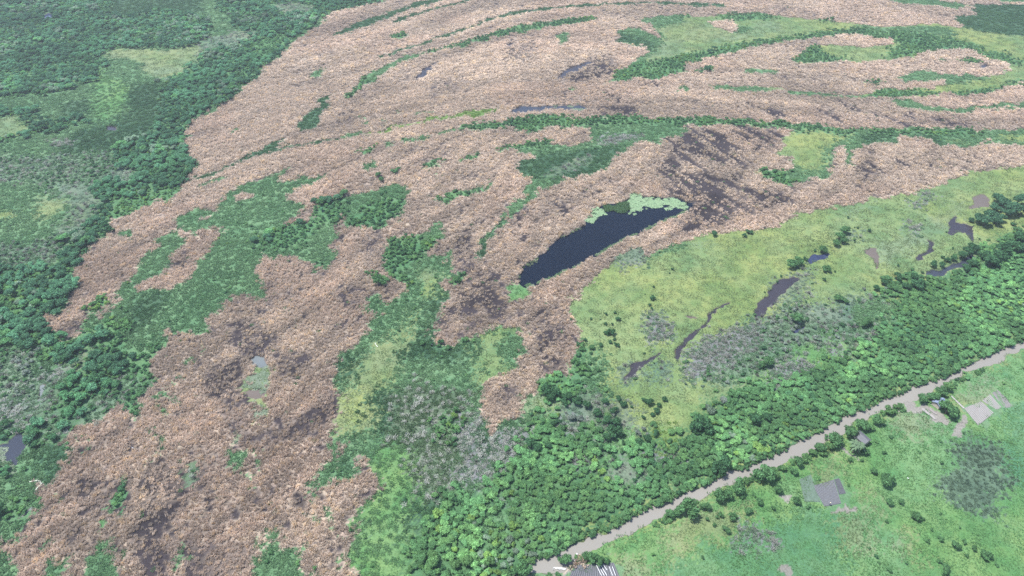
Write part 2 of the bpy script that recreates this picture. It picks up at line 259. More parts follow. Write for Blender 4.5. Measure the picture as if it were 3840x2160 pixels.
# olive and dead stems in the lower middle
A('Z', '12', '330,100 500,0 900,0 960,60 930,200 880,260 870,400 930,500 930,620 830,680 850,760 700,850 560,900 500,800 400,560 360,420 440,330 400,180')
A('D', '12', '240,30 330,100 420,180 430,330 360,420 300,420 310,300 290,180 130,300 100,440 60,640 20,600 60,420 130,280 210,200')
A('K', '12', '870,380 900,250 960,210 1040,210 1050,300 1100,380 1130,450 1230,360 1400,330 1380,450 1310,520 1290,640 1200,660 1190,720 1150,800 1120,760 1030,760 990,820 940,760 840,680 850,640 930,620 980,560 920,480')
A('D', '12', '1050,240 1110,250 1130,310 1180,365 1240,300 1190,230 1340,220 1360,300 1230,360 1130,450 1100,380 1060,300')
A('D', '12', '1100,490 1180,450 1170,520 1120,570')
A('B', '12', '700,280 800,250 860,280 870,360 760,400 690,340')
A('H', '12', '240,560 330,460 500,470 560,560 560,800 600,950 540,1060 500,1160 560,1280 480,1340 400,1449 130,1449 120,1360 50,1320 60,1210 100,1150 130,1000 200,890 310,850 330,760 260,640')
A('D', '12', '600,900 720,870 800,890 780,960 700,990 640,1050 660,1100 600,1160 500,1170 540,1060')
A('G', '12', '1030,1000 1200,980 1330,1010 1250,1080 1080,1080')
A('D', '12', '1020,780 1100,740 1130,840 1200,830 1160,900 1060,840')
A('V', '12', '1190,840 1290,780 1340,830 1320,900 1230,880')
# bottom reed wedges
A('G', '02', '1810,1500 1880,1360 1950,1270 1990,1200 1970,1110 1960,1080 2050,1110 2060,1150 2010,1210 2100,1240 2200,1190 2280,1160 2300,1230 2270,1380 2330,1400 2420,1380 2440,1420 2440,1500')
A('G', '02', '640,1500 640,1340 740,1290 770,1230 810,1250 900,1220 880,1300 920,1400 920,1500')
A('G', '02', '310,1500 340,1330 400,1320 430,1400 520,1320 510,1380 440,1449 440,1500')
A('B', '02', '870,820 930,800 1000,840 970,920 900,940 880,890')
A('G', '02', '790,910 870,900 860,950 820,950')
A('H', '02', '710,1090 800,1030 800,1110 730,1140')
A('G', '02', '1760,500 1800,460 1870,500 1870,580 1840,640 1890,780 1865,795 1830,720 1790,650')
A('V', '02', '1340,700 1400,640 1480,600 1490,680 1420,720 1380,790')
A('V', '02', '1770,370 1820,360 1830,440 1780,460')
for x, y, rx, ry in ((850, 1185, 28, 25), (800, 1240, 26, 28), (1150, 395, 30, 28), (1175, 460, 32, 26), (1150, 530, 36, 30), (1250, 90, 48, 35), (1350, 115, 22, 30),
                     (1215, 215, 34, 24), (1225, 262, 22, 28), (442, 820, 14, 35), (1345, 1330, 28, 40), (1300, 1220, 12, 30), (2360, 790, 20, 48), (2475, 960, 30, 22), (2452, 1050, 20, 50), (2340, 1020, 20, 24),
                     (2285, 990, 18, 18), (2368, 945, 14, 22), (410, 1205, 20, 24), (880, 745, 36, 28), (1960, 540, 18, 26), (1985, 605, 12, 16), (1920, 670, 22, 16), (1835, 885, 12, 16), (2030, 1045, 16, 14), (2115, 1160, 12, 22), (2560, 1160, 20, 22), (1285, 20, 18, 40), (540, 540, 8, 8), (600, 430, 8, 22)):
    DOT('G', '02', x, y, rx, ry)
for x, y, rx, ry in ((1440, 1250, 20, 14), (1470, 1265, 18, 14), (1390, 1410, 22, 30), (2150, 880, 14, 14), (1550, 1180, 16, 40)):
    DOT('G', '01', x, y, rx, ry)
DOT('G', '11', 440, 245, 28, 18); DOT('G', '10', 750, 1335, 16, 14); DOT('G', '10', 290, 915, 16, 18)
A('P', '02', '1840,-10 1980,-20 2030,10 2050,90 2000,130 1990,150 2000,220 1950,290 1910,290 1920,150 1890,110 1840,50')
A('P', '01', '1900,1330 2030,1320 2040,1420 1990,1449 1860,1449 1880,1380')
A('R', '12', '0,620 0,480 50,450 90,410 90,460 60,500 30,560 20,610')
# --- near bank of the canal
NEAR = '-126,2409 -136,2449 -276,2509 -406,2569 -476,2599 -616,2659 -726,2709 -806,2739 -826,2779 -836,2829 -916,2859 -1016,2859 -1126,2869 -1256,2869 -1400,2960 -1400,3400 2900,3400 2900,900 2576,1170 2420,1240 2400,1270 2220,1330 2130,1360 1960,1459 1850,1519 1760,1559 1640,1599 1530,1639 1400,1689 1290,1739 1200,1819 1090,1829 1110,1849 1050,1879 980,1949 900,1979 800,2019 680,2069 560,2089 480,2149 360,2189 270,2229 150,2289 0,2349'
A('H', '21', NEAR)
A('U', '22', '500,1050 1000,950 1150,1050 1200,1250 1300,1449 1300,2000 -300,2000 -200,1449 100,1300 350,1200')
A('P', '22', '1150,1000 1380,960 1430,1100 1480,1240 1350,1300 1250,1250 1200,1150')
A('P', '22', '-100,1000 160,960 300,930 480,880 560,940 480,1060 300,1180 60,1230 -200,1240')
A('P', '22', '1550,230 1720,200 1880,260 1880,330 1760,420 1600,400')
A('P', '22', '1640,200 1740,220 1880,260 1860,320 1760,310')
A('P', '22', '2040,70 2200,20 2420,-60 2350,60 2210,130 2120,170')
A('P', '22', '1700,60 2010,90 2060,60 2180,140 2110,200 2000,110')
A('K', '22', '480,1130 600,1080 690,1110 680,1200 560,1230 400,1180')
A('P', '22', '1680,1120 1750,1110 1800,1250 1700,1350 1640,1300')
A('P', '22', '1280,860 1500,840 1560,920 1500,960 1350,940')
A('N', '22', '2060,450 2200,400 2300,430 2400,480 2420,600 2420,800 2400,1000 2250,1000 2050,900 1950,850 1960,720 2100,640')
A('P', '22', '1110,490 1180,480 1240,600 1180,620 1110,560')
A('P', '22', '990,640 1100,620 1190,700 1000,745')
A('U', '22', '2400,150 2900,100 2900,900 2450,700 2420,450')
A('P', '12', '2250,1420 2560,1270 2640,1240 2620,1290 2400,1430 2300,1500')
A('P', '12', '2090,1330 2160,1300 2240,1380 2200,1449 2090,1449')
A('T', '22', '760,840 860,845 830,870 810,890 790,920 770,880')
A('T', '22', '1640,180 1720,150 1760,180 1820,160 1860,150 1950,210 2000,280 1900,270 1830,200 1740,210')
A('T', '22', '2000,370 2060,280 2060,240 2100,205 2130,250 2150,340 2100,390')
A('T', '22', '1215,425 1245,440 1300,490 1350,540 1280,505 1230,470')
A('T', '22', '780,1500 790,1449 850,1415 940,1445 950,1500')
A('T', '22', '1080,930 1240,905 1260,930 1180,950 1110,970')
A('T', '12', '1560,1470 1640,1420 1700,1400 1745,1345 1770,1350 1760,1420 1700,1470')
STRIP('P', '22', '1110,490 1130,560 1160,640 1190,705', 12)
STRIP('P', '22', '1225,840 1270,860 1310,905 1360,960', 10)

def ZA(code, ox, oy, sc, s): AREAS.append((code, [((ox + x / sc) * SW / 3840.0, (oy + y / sc) * SW / 3840.0) for x, y in P(s)]))
ZA('X', 3340, 1440, 5.152, '1400,475 1740,325 1915,190 1960,165 2065,100 2430,445 2170,470 2050,510 2010,560 1690,810')
ZA('X', 2920, 1740, 7.244, '550,425 875,275 1000,560 1500,420 1645,380 1840,800 1650,840 1710,1080 1240,1170 1100,1050 700,1030')
A('X', '12', '1750,1365 2060,1345 2130,1510 1690,1510')

# soft darkness of the reed beds (thin, wet or burnt): code is strength
DARK = []
def K(v, t, s): DARK.append((v, plot(t, P(s))))
K(.72, '20', '0,980 250,960 500,960 760,990 780,1090 620,1160 480,1200 400,1300 500,1449 650,1449 480,1560 0,1600 -150,1400 -250,1250 -100,1150')
K(.72, '21', '0,0 450,-40 700,-20 780,40 900,60 700,130 450,200 200,280 0,320 -60,250 80,150')
K(.55, '11', '1450,40 1800,0 2000,0 1850,110 1600,130')
K(.5, '20', '300,20 650,30 1100,90 1350,120 1200,170 900,120 600,60')
K(.45, '20', '0,780 500,860 1000,950 1300,960 1300,900 900,800 400,760')
K(.45, '20', '900,750 1400,770 1900,880 2400,960 1500,960 1100,860')
K(.6, '10', '1250,330 1450,300 1500,370 1400,480 1250,450')
K(.65, '10', '1830,400 2000,380 2100,460 2050,560 1850,600 1700,620 1780,520 1900,470')
K(.5, '10', '650,620 900,560 1000,600 850,700 600,720')
K(.45, '10', '0,780 200,640 500,560 550,620 300,720 100,800')
K(.5, '10', '1050,740 1250,760 1450,750 1600,700 2100,700 2300,780 2200,860 1900,860 1600,780 1200,800')
K(.5, '10', '550,1080 750,1080 950,1150 750,1200 560,1150')
K(.55, '10', '850,1330 1050,1280 1200,1330 1000,1380')
K(.45, '10', '-100,860 100,800 100,1000 -80,990')
K(.55, '11', '100,330 340,230 350,450 340,600 200,620 150,420')
K(.7, '11', '870,300 1010,320 1000,480 1050,650 1000,800 850,780 820,620 850,420')
K(.75, '11', '950,680 1200,750 1250,820 1000,850 1060,950 800,930 850,1080 700,1090 720,950 820,860')
K(.7, '11', '730,1080 900,1060 980,970 1100,980 1000,1040 850,1130')
K(.55, '11', '1350,860 1700,880 1780,1080 1700,1190 1500,1200 1430,1040')
K(.6, '11', '1450,1240 1690,1200 1690,1350 1500,1400')
K(.7, '12', '1150,20 1350,0 1340,100 1200,200 1150,130')
K(.5, '11', '0,700 250,750 280,850 0,900')
K(.5, '11', '300,720 450,720 400,800 320,800')
K(.55, '01', '2080,160 2576,160 2560,520 2450,640 2300,640')
K(.75, '01', '1760,1020 1900,960 2000,1000 2120,1080 2100,1200 2000,1300 1850,1250 1750,1150')
K(.7, '01', '1560,1330 1700,1250 1850,1300 1850,1449 1500,1449')
K(.8, '01', '2080,1220 2350,1200 2370,1300 2250,1420 2100,1400')
K(.45, '01', '2000,620 2300,600 2250,800 2000,850')
K(.6, '02', '1500,0 1900,0 1900,200 1850,340 1950,380 2300,200 2500,0 2576,0 2576,220 2400,420 2100,420 1800,460 1650,200')
K(.7, '02', '1200,560 1350,600 1600,640 1550,800 1350,820 1100,850 1000,780')
K(.72, '02', '1080,900 1350,860 1370,960 1250,1100 1240,1400 1250,1449 1080,1449 1050,1300 970,1150')
K(.72, '02', '480,1180 540,1120 640,1050 650,1150 560,1230 480,1230')
K(.6, '02', '1380,1220 1560,1200 1900,1180 1960,1280 1880,1380 1800,1449 1380,1449')
K(.5, '02', '600,700 1000,720 1000,1000 700,1020 560,900')
K(.7, '02', '2200,820 2330,840 2330,980 2230,960')
K(.7, '01', '1380,440 1430,450 1480,530 1430,560 1380,570 1340,600 1320,580')
K(.5, '01', '880,600 960,580 960,680 860,700')
K(.6, '01', '560,1000 660,960 600,1050 500,1070 420,1080 440,1040')
K(.6, '01', '1020,260 1110,250 1100,300 1040,310')
K(.6, '12', '0,840 80,860 60,980 0,980')
K(.55, '21', '60,-150 60,-260 500,-330 500,-200 300,-100')
K(1.0, '11', '1070,830 1180,830 1220,890 1280,910 1210,990 1110,940')
K(.45, '20', '1250,1250 1500,1230 1450,1400 1250,1440 1350,1350')

K(.5, '11', '1180,120 1420,110 1700,60 1900,40 1850,110 1600,200 1400,230 1250,330 1180,300')
K(.6, '11', '800,560 1000,560 1200,620 1250,700 1100,760 900,740 800,680')
K(.5, '02', '1400,420 1700,520 1750,640 1500,640 1380,560')

def scan_fill(img, pts, val):
    p = np.asarray(pts, float); x0, y0 = p[:, 0], p[:, 1]; x1, y1 = np.roll(x0, -1), np.roll(y0, -1)
    ya = max(0, int(np.floor(p[:, 1].min()))); yb = min(img.shape[0] - 1, int(np.ceil(p[:, 1].max())))
    for y in range(ya, yb + 1):
        c = y + .5; m = ((y0 <= c) & (y1 > c)) | ((y1 <= c) & (y0 > c))
        if not m.any(): continue
        xs = np.sort(x0[m] + (c - y0[m]) / (y1[m] - y0[m]) * (x1[m] - x0[m]))
        for a, b in zip(xs[::2], xs[1::2]):
            a, b = int(max(0, round(a))), int(min(img.shape[1], round(b)))
            if b > a: img[y, a:b] = val
COVER = np.zeros((SH, SW), np.int8)
for c, p in AREAS: scan_fill(COVER, p, CODES.index(c))
def blur(a, r, n=2):
    for _ in range(n):
        for ax in (0, 1):
            q = np.cumsum(np.pad(a, [(r + 1, r) if k == ax else (0, 0) for k in (0, 1)], mode='edge'), axis=ax)
            a = ((q[2 * r + 1:] - q[:-2 * r - 1]) if ax == 0 else (q[:, 2 * r + 1:] - q[:, :-2 * r - 1])) / (2 * r + 1)
    return a
THIN = np.zeros((SH, SW), np.float64)
for v, p in DARK: scan_fill(THIN, p, v)
THIN = blur(THIN, 9)
# ---------------------------------------------------------------- survey <-> ground
FPX = SW * LENS / 36.0
CP, SP = math.cos(PITCH), math.sin(PITCH)
def to_survey(x, y, z=0.0):
    d = y * CP - (z - CAM_H) * SP
    return SW / 2 + FPX * x / d, SH / 2 - FPX * (y * SP + (z - CAM_H) * CP) / d
def depth_of(x, y, z=0.0): return y * CP - (z - CAM_H) * SP
def to_ground(u, v, z=0.0):
    a = (np.asarray(u, float) - SW / 2) / FPX; b = (SH / 2 - np.asarray(v, float)) / FPX
    dy, dz = CP + b * SP, -SP + b * CP
    t = (z - CAM_H) / dz
    return a * t, dy * t
def tg(t, x, y, z=0.0):
    u, v = plot(t, [(x, y)])[0]; gx, gy = to_ground(u, v, z); return float(gx), float(gy)
def ground_pts(t, s, z=0.0): return [tg(t, x, y, z) for x, y in P(s)]

rng = np.random.default_rng(7)
def _h(i, j, seed):
    n = (i.astype(np.int64) * 374761393 + j.astype(np.int64) * 668265263 + seed * 974634777) & 0xFFFFFFFF
    n = ((n ^ (n >> 13)) * 1274126177) & 0xFFFFFFFF
    n = ((n ^ (n >> 16)) * 2246822519) & 0xFFFFFFFF
    return (n & 0xFFFFFF) / float(0xFFFFFF)
def noise(x, y, size, seed=0):
    x, y = np.asarray(x, float) / size, np.asarray(y, float) / size
    i, j = np.floor(x), np.floor(y); fx, fy = x - i, y - j
    fx, fy = fx * fx * (3 - 2 * fx), fy * fy * (3 - 2 * fy)
    a, b, c, d = _h(i, j, seed), _h(i + 1, j, seed), _h(i, j + 1, seed), _h(i + 1, j + 1, seed)
    return (a * (1 - fx) + b * fx) * (1 - fy) + (c * (1 - fx) + d * fx) * fy
def fbm(x, y, size, seed=0, n=3):
    s, a, t = 0.0, 1.0, 0.0
    for k in range(n):
        s = s + a * noise(x, y, size / 2 ** k, seed + 31 * k); t += a; a *= .55
    return s / t
def sstep(a, b, x):
    t = np.clip((x - a) / (b - a), 0, 1); return t * t * (3 - 2 * t)

def sample(img, u, v):
    u = np.abs(u); v = np.abs(v)
    u = np.where(u > SW - 1, 2 * (SW - 1) - u, u); v = np.where(v > SH - 1, 2 * (SH - 1) - v, v)
    return img[np.clip(v, 0, SH - 1).astype(int), np.clip(u, 0, SW - 1).astype(int)]
def cover_at(x, y, soft=True):
    wx = (noise(x, y, 9, 1) - .5) * 7 + (noise(x, y, 3, 2) - .5) * 3.4
    wy = (noise(x, y, 9, 3) - .5) * 7 + (noise(x, y, 3, 4) - .5) * 3.4
    u, v = to_survey(x + wx, y + wy); c = sample(COVER, u, v)
    if soft:     # greens run into one another, reed edges stay clean
        jx, jy = (_h(np.floor(x * 2), np.floor(y * 2), 5) - .5) * 9, (_h(np.floor(x * 2), np.floor(y * 2), 6) - .5) * 9
        u, v = to_survey(x + wx + jx, y + wy + jy); c2 = sample(COVER, u, v)
        u, v = to_survey(x + wx + jx * .36, y + wy + jy * .36); c3 = sample(COVER, u, v); hard = np.isin(c, (12, 15)) | np.isin(c2, (12, 15)) | np.isin(c3, (12, 15))
        c = np.where(hard, c, np.where((c == 1) | (c2 == 1), c3, c2))
    return c
_BX = np.array([-400, 300, 470, 650, 850, 955, 1032, 1112, 1192, 1275, 1359, 1492, 1625, 1717, 2100, 2700.]); _BY = np.array([520, 330, 285, 225, 172, 143, 120, 93, 65, 37, 23, 13, 7, 10, 25, 50.])
_EX = np.array([-400, 470, 650, 850, 1000, 1260, 1500, 1720, 2150, 2700.]); _EY = np.array([760, 465, 395, 345, 318, 274, 266, 266, 300, 335.])
def bands(x, y):
    """reeds combed into long bands: arcs in the far beds, slanting furrows in the near ones"""
    u, v = to_survey(x, y); fb, fe = np.interp(u, _BX, _BY), np.interp(u, _EX, _EY); w = (v - fb) / (fe - fb)
    far = noise(w * 11 + (noise(x, y, 45, 91) - .5) * 1.1, u / 420, 1.0, 92) * .6 + noise(w * 27 + (noise(x, y, 25, 93) - .5) * 1.6, u / 200, 1.0, 94) * .4
    a = math.radians(52); xr, yr = x * math.cos(a) + y * math.sin(a), -x * math.sin(a) + y * math.cos(a); yr = yr + (noise(x, y, 40, 95) - .5) * 14
    near = noise(xr / 6, yr, 5.5, 96) * .6 + noise(xr / 5, yr, 2.4, 97) * .4
    k = sstep(1.05, 1.35, w); return np.clip((far * (1 - k) + near * k - .5) * 1.7 + .5, 0, 1)
def thin_at(x, y):
    u, v = to_survey(x, y); return np.clip(sample(THIN, u, v) * 1.08 + .22 * sstep(.42, .72, fbm(x, y, 30, 18, 3)) + .34 * sstep(.55, .88, bands(x, y)), 0, 1)
def water_at(x, y):
    u, v = to_survey(x + (noise(x, y, 4.5, 7) - .5) * 2.4 + (noise(x, y, 1.6, 8) - .5) * 1.0, y + (noise(x, y, 4.5, 9) - .5) * 2.4 + (noise(x, y, 1.6, 10) - .5) * 1.0); return np.where((u > -60) & (u < SW + 60) & (v > -60) & (v < SH + 60), sample(WATER, u, v), 0)

# how open the reeds are: clumps, pits and long leaning streaks
_QZ = np.linspace(-3, 3, 121); _QP = np.array([.5 * (1 + math.erf(q / math.sqrt(2))) for q in _QZ])
def _reed_mix(x, y, k):
    pit = noise(x, y, 1.7, 11) * .55 + noise(x, y, 3.6, 12) * .45
    a = math.radians(-58); xr, yr = x * math.cos(a) + y * math.sin(a), -x * math.sin(a) + y * math.cos(a)
    streak = noise(xr / 5.0, yr, 3.0, 13) * .6 + noise(xr / 4.0, yr, 6.0, 14) * .4
    return pit * (1 - k) + streak * k
_sx, _sy = rng.uniform(-400, 400, 30000), rng.uniform(100, 900, 30000)
_ks = np.linspace(0, 1, 6); _sd = np.array([_reed_mix(_sx, _sy, q).std() for q in _ks]); _mu = np.array([_reed_mix(_sx, _sy, q).mean() for q in _ks])
def reed_open(x, y, fine=False):
    th = thin_at(x, y); u, v = to_survey(x, y)
    k = np.exp(-(((u - 1900) / 480) ** 2 + ((v - 400) / 170) ** 2)) * .9 + .15 + .35 * np.exp(-(((u - 1250) / 160) ** 2 + ((v - 690) / 120) ** 2))
    k = np.clip(k, 0, 1)
    k = np.clip(k, 0, 1); n = (_reed_mix(x, y, k) - np.interp(k, _ks, _mu)) / np.interp(k, _ks, _sd)
    share = np.clip(.05 + .24 * th + .45 * th * np.clip(k - .2, 0, 1) + .2 * (fbm(x, y, 38, 15, 3) - .5), .02, .9)      # part of the bed that is open mud
    if fine:     # single tufts missing as well as whole clumps
        g = np.where(y < 330, _h(np.floor(x * 1.7), np.floor(y * 1.7), 17), _h(np.floor(x * 1.2), np.floor(y * 1.2), 17)); share2 = np.clip(.06 + .44 * th, 0, .62) * (1 - .75 * k)
        n = np.where(g < share2, -3, n); share = np.clip(share - .05 * share2, .03, .8)
    return (n - np.interp(share, _QP, _QZ)) * .12       # > 0: reeds stand here, < 0: open dark mud

# ---------------------------------------------------------------- collections and small helpers
COL = scene.collection
def link(o, parent=None):
    COL.objects.link(o)
    if parent is not None: o.parent = parent
    return o
def tag(o, label=None, cat=None, group=None, kind=None):
    if label: o['label'] = label
    if cat: o['category'] = cat
    if group: o['group'] = group
    if kind: o['kind'] = kind
    return o
def empty(name, loc, rz=0.0):
    o = bpy.data.objects.new(name, None); o.location = loc; o.rotation_euler = (0, 0, rz); o.empty_display_size = .3
    return link(o)
def mesh_np(name, co, faces, mat=None, attrs=None, smooth=False):
    """co (n,3); faces (m,k) with k constant"""
    me = bpy.data.meshes.new(name); co = np.asarray(co, np.float32); faces = np.asarray(faces, np.int32)
    n, (m, k) = len(co), faces.shape
    me.vertices.add(n); me.vertices.foreach_set('co', co.ravel())
    me.loops.add(m * k); me.loops.foreach_set('vertex_index', faces.ravel())
    me.polygons.add(m); me.polygons.foreach_set('loop_start', np.arange(0, m * k, k, dtype=np.int32))
    for an, (typ, dom, arr) in (attrs or {}).items():
        at = me.attributes.new(an, typ, dom)
        at.data.foreach_set({'FLOAT': 'value', 'FLOAT_COLOR': 'color', 'FLOAT_VECTOR': 'vector', 'INT': 'value'}[typ], np.asarray(arr, np.int32 if typ == 'INT' else np.float32).ravel())
    me.update(calc_edges=True)
    if smooth: me.polygons.foreach_set('use_smooth', np.ones(m, bool))
    if mat: me.materials.append(mat)
    return me
def obj(name, me, parent=None): return link(bpy.data.objects.new(name, me), parent)
def bm_obj(name, bm, mat, parent=None, smooth=False):
    me = bpy.data.meshes.new(name); bm.to_mesh(me); bm.free(); me.materials.append(mat)
    if smooth: me.polygons.foreach_set('use_smooth', [True] * len(me.polygons))
    return obj(name, me, parent)
def box(bm, c, s, rz=0.0, bev=0.0):
    r = bmesh.ops.create_cube(bm, size=1.0); M = Matrix.Translation(c) @ Matrix.Rotation(rz, 4, 'Z') @ Matrix.Diagonal((*s, 1))
    bmesh.ops.transform(bm, matrix=M, verts=r['verts'])
def tube(bm, pts, rad, n=6, caps=True):
    rings = []
    for i, p in enumerate(pts):
        p = Vector(p); q = Vector(pts[min(i + 1, len(pts) - 1)]) - Vector(pts[max(i - 1, 0)])
        q.normalize(); a = q.orthogonal().normalized(); b = q.cross(a)
        r = rad[i] if hasattr(rad, '__len__') else rad
        rings.append([bm.verts.new(p + (a * math.cos(t) + b * math.sin(t)) * r) for t in [2 * math.pi * k / n for k in range(n)]])
    for A_, B_ in zip(rings, rings[1:]):
        for k in range(n): bm.faces.new((A_[k], A_[(k + 1) % n], B_[(k + 1) % n], B_[k]))
    if caps: bm.faces.new(rings[0][::-1]); bm.faces.new(rings[-1])

# ---------------------------------------------------------------- materials
def new_mat(name):
    m = bpy.data.materials.new(name); m.use_nodes = True; nt = m.node_tree; nt.nodes.clear()
    out = nt.nodes.new('ShaderNodeOutputMaterial'); return m, nt, out
def N(nt, typ, **kw):
    n = nt.nodes.new(typ)
    for k, v in kw.items(): setattr(n, k, v)
    return n
def mix_col(nt, mode, fac, a, b):
    n = N(nt, 'ShaderNodeMix', data_type='RGBA', blend_type=mode)
    for s, v in ((n.inputs[0], fac), (n.inputs[6], a), (n.inputs[7], b)):
        if hasattr(v, 'links') or isinstance(v, bpy.types.NodeSocket): nt.links.new(v, s)
        else: s.default_value = v if not hasattr(v, '__len__') else (*v, 1) if len(v) == 3 else v
    return n.outputs[2]
def noise_node(nt, scale, detail=3, rough=.55, vec=None):
    n = N(nt, 'ShaderNodeTexNoise'); n.inputs['Scale'].default_value = scale; n.inputs['Detail'].default_value = detail; n.inputs['Roughness'].default_value = rough
    if vec is None:
        g = N(nt, 'ShaderNodeNewGeometry'); vec = g.outputs['Position']
    nt.links.new(vec, n.inputs['Vector']); return n.outputs['Fac']
def ramp(nt, fac, lo, hi, a, b):
    n = N(nt, 'ShaderNodeMapRange'); nt.links.new(fac, n.inputs[0])
    for k, v in zip((1, 2, 3, 4), (lo, hi, a, b)): n.inputs[k].default_value = v
    return n.outputs[0]
def veg_mat(name, transl=.25):
    """tint comes from each plant, shade varies leaf by leaf"""
    m, nt, out = new_mat(name)
    t = N(nt, 'ShaderNodeAttribute', attribute_type='INSTANCER', attribute_name='tint')
    s = N(nt, 'ShaderNodeAttribute', attribute_type='GEOMETRY', attribute_name='shade')
    c = mix_col(nt, 'MULTIPLY', 1.0, t.outputs['Color'], s.outputs['Color'])
    d = N(nt, 'ShaderNodeBsdfDiffuse'); nt.links.new(c, d.inputs[0])
    if transl:
        tr = N(nt, 'ShaderNodeBsdfTranslucent'); nt.links.new(c, tr.inputs[0])
        mx = N(nt, 'ShaderNodeMixShader'); mx.inputs[0].default_value = transl
        nt.links.new(d.outputs[0], mx.inputs[1]); nt.links.new(tr.outputs[0], mx.inputs[2]); nt.links.new(mx.outputs[0], out.inputs[0])
    else: nt.links.new(d.outputs[0], out.inputs[0])
    return m
def plain_mat(name, col, rough=.7, var=.25, scale=3.0, spec=.3, bump=0.0, metal=0.0):
    m, nt, out = new_mat(name); b = N(nt, 'ShaderNodeBsdfPrincipled')
    f = noise_node(nt, scale, 4)
    c = mix_col(nt, 'MIX', ramp(nt, f, .3, .7, 0, 1), tuple(v * (1 - var) for v in col), tuple(min(1, v * (1 + var)) for v in col))
    nt.links.new(c, b.inputs['Base Color']); b.inputs['Roughness'].default_value = rough; b.inputs['Specular IOR Level'].default_value = spec; b.inputs['Metallic'].default_value = metal
    if bump:
        bp = N(nt, 'ShaderNodeBump'); bp.inputs['Strength'].default_value = bump; bp.inputs['Distance'].default_value = .2
        nt.links.new(f, bp.inputs['Height']); nt.links.new(bp.outputs[0], b.inputs['Normal'])
    nt.links.new(b.outputs[0], out.inputs[0]); return m
def water_mat(name, col, col2, rough=.08, scale=.05, wave=.04):
    m, nt, out = new_mat(name); b = N(nt, 'ShaderNodeBsdfPrincipled')
    c = mix_col(nt, 'MIX', ramp(nt, noise_node(nt, scale, 4), .35, .65, 0, 1), col, col2)
    nt.links.new(c, b.inputs['Base Color']); b.inputs['Roughness'].default_value = rough; b.inputs['IOR'].default_value = 1.33
    bp = N(nt, 'ShaderNodeBump'); bp.inputs['Strength'].default_value = wave; bp.inputs['Distance'].default_value = .3
    nt.links.new(noise_node(nt, 1.3, 3), bp.inputs['Height']); nt.links.new(bp.outputs[0], b.inputs['Normal'])
    nt.links.new(b.outputs[0], out.inputs[0]); return m

LEAF, GRASS, BARK = veg_mat('leaf_foliage', .35), veg_mat('grass_blades', .36), plain_mat('bark', (.10, .085, .07), .9)

# ---------------------------------------------------------------- water bodies
WATERS = []       # name, material key, label, outline in survey units
def WATERBODY(name, mat, label, t, s): WATERS.append((name, mat, label, plot(t, P(s))))
def z8(s): return [(1274.6 + x * .20833, 469.6 + y * .20833) for x, y in P(s)]
POND = z8('100,1120 160,1060 180,1010 260,930 330,890 420,820 500,760 560,680 640,620 680,590 760,560 830,510 900,480 960,430 1000,370 1060,270 1140,230 1300,200 1450,160 1480,110 1530,70 1600,100 1700,120 1850,125 2000,115 2090,140 2200,200 2280,185 2230,260 2130,320 2060,360 1970,390 1850,440 1750,490 1600,560 1430,640 1280,720 1150,800 1030,860 950,920 800,990 700,1030 600,1080 450,1140 350,1180 240,1200 160,1175')
WATERS.append(('pond', 'deep', 'long dark blue pond among dry tan reeds', POND))
CANAL_FAR = '2900,970 2576,1115 2440,1175 2320,1215 2220,1275 2140,1305 2030,1365 1900,1425 1830,1445 1790,1455 1700,1495 1580,1545 1470,1580 1440,1605 1300,1655 1200,1695 1120,1755 1030,1805 950,1845 900,1875 820,1905 740,1955 650,1995 560,2035 450,2085 360,2095 250,2165 120,2215 0,2270 -176,2355 -266,2395 -386,2455 -526,2535 -676,2585 -816,2645 -926,2715 -1056,2765 -1136,2795 -1230,2850 -1330,2910 -1480,3000'
CANAL_NEAR = '-1340,3009 -1256,2889 -1126,2881 -1016,2868 -916,2868 -836,2838 -826,2788 -806,2748 -726,2718 -616,2668 -476,2608 -406,2578 -276,2518 -130,2439 0,2358 150,2298 270,2238 360,2198 480,2158 560,2098 680,2078 800,2028 900,1988 980,1958 1050,1888 1110,1858 1090,1838 1200,1828 1290,1748 1400,1698 1530,1648 1640,1608 1760,1568 1850,1528 1960,1468 2130,1369 2220,1339 2400,1279 2420,1249 2576,1179 2900,1039'
WATERBODY('canal', 'canal', 'straight silty grey canal cutting across the lower right', '21', CANAL_FAR + ' ' + CANAL_NEAR)
WATERBODY('marsh_pool', 'murky', 'dark purplish curved pool on the meadow beside grey scrub', '21', '530,900 600,830 650,760 690,690 760,650 830,640 890,650 820,690 770,740 720,810 650,880 620,930 560,955')
WATERBODY('marsh_pool', 'blue', 'small blue pool on the meadow beside bushes', '21', '945,510 990,480 1040,462 1110,470 1080,500 1010,525 960,540')
WATERBODY('mud_pool', 'brown', 'brown teardrop mud pool on the yellow meadow', '21', '1380,440 1420,425 1470,425 1490,480 1490,530 1460,585 1440,500')
WATERBODY('marsh_pool', 'murky', 'narrow hooked grey pool on the meadow', '21', '1850,360 1895,370 1880,440 1840,480 1790,520 1765,510 1800,470 1850,430')
WATERBODY('marsh_pool', 'slate', 'slate pool edged by trees at the wood margin', '21', '1840,610 1880,590 1950,600 2000,570 2060,540 2130,500 2190,475 2215,490 2130,560 2030,590 1950,630 1880,640 1840,650')
WATERBODY('marsh_pool', 'murky', 'branching grey pool with grass islets on far right meadow', '21', '2020,180 2060,180 2070,230 2150,245 2200,245 2190,275 2215,320 2180,370 2140,335 2120,295 2060,310 2040,320 2000,300 2010,250')
WATERBODY('mud_pool', 'brown', 'shallow brown flooded patch beside the wood at upper right', '21', '2170,100 2200,40 2260,10 2310,50 2310,110 2250,100 2210,120 2180,130')
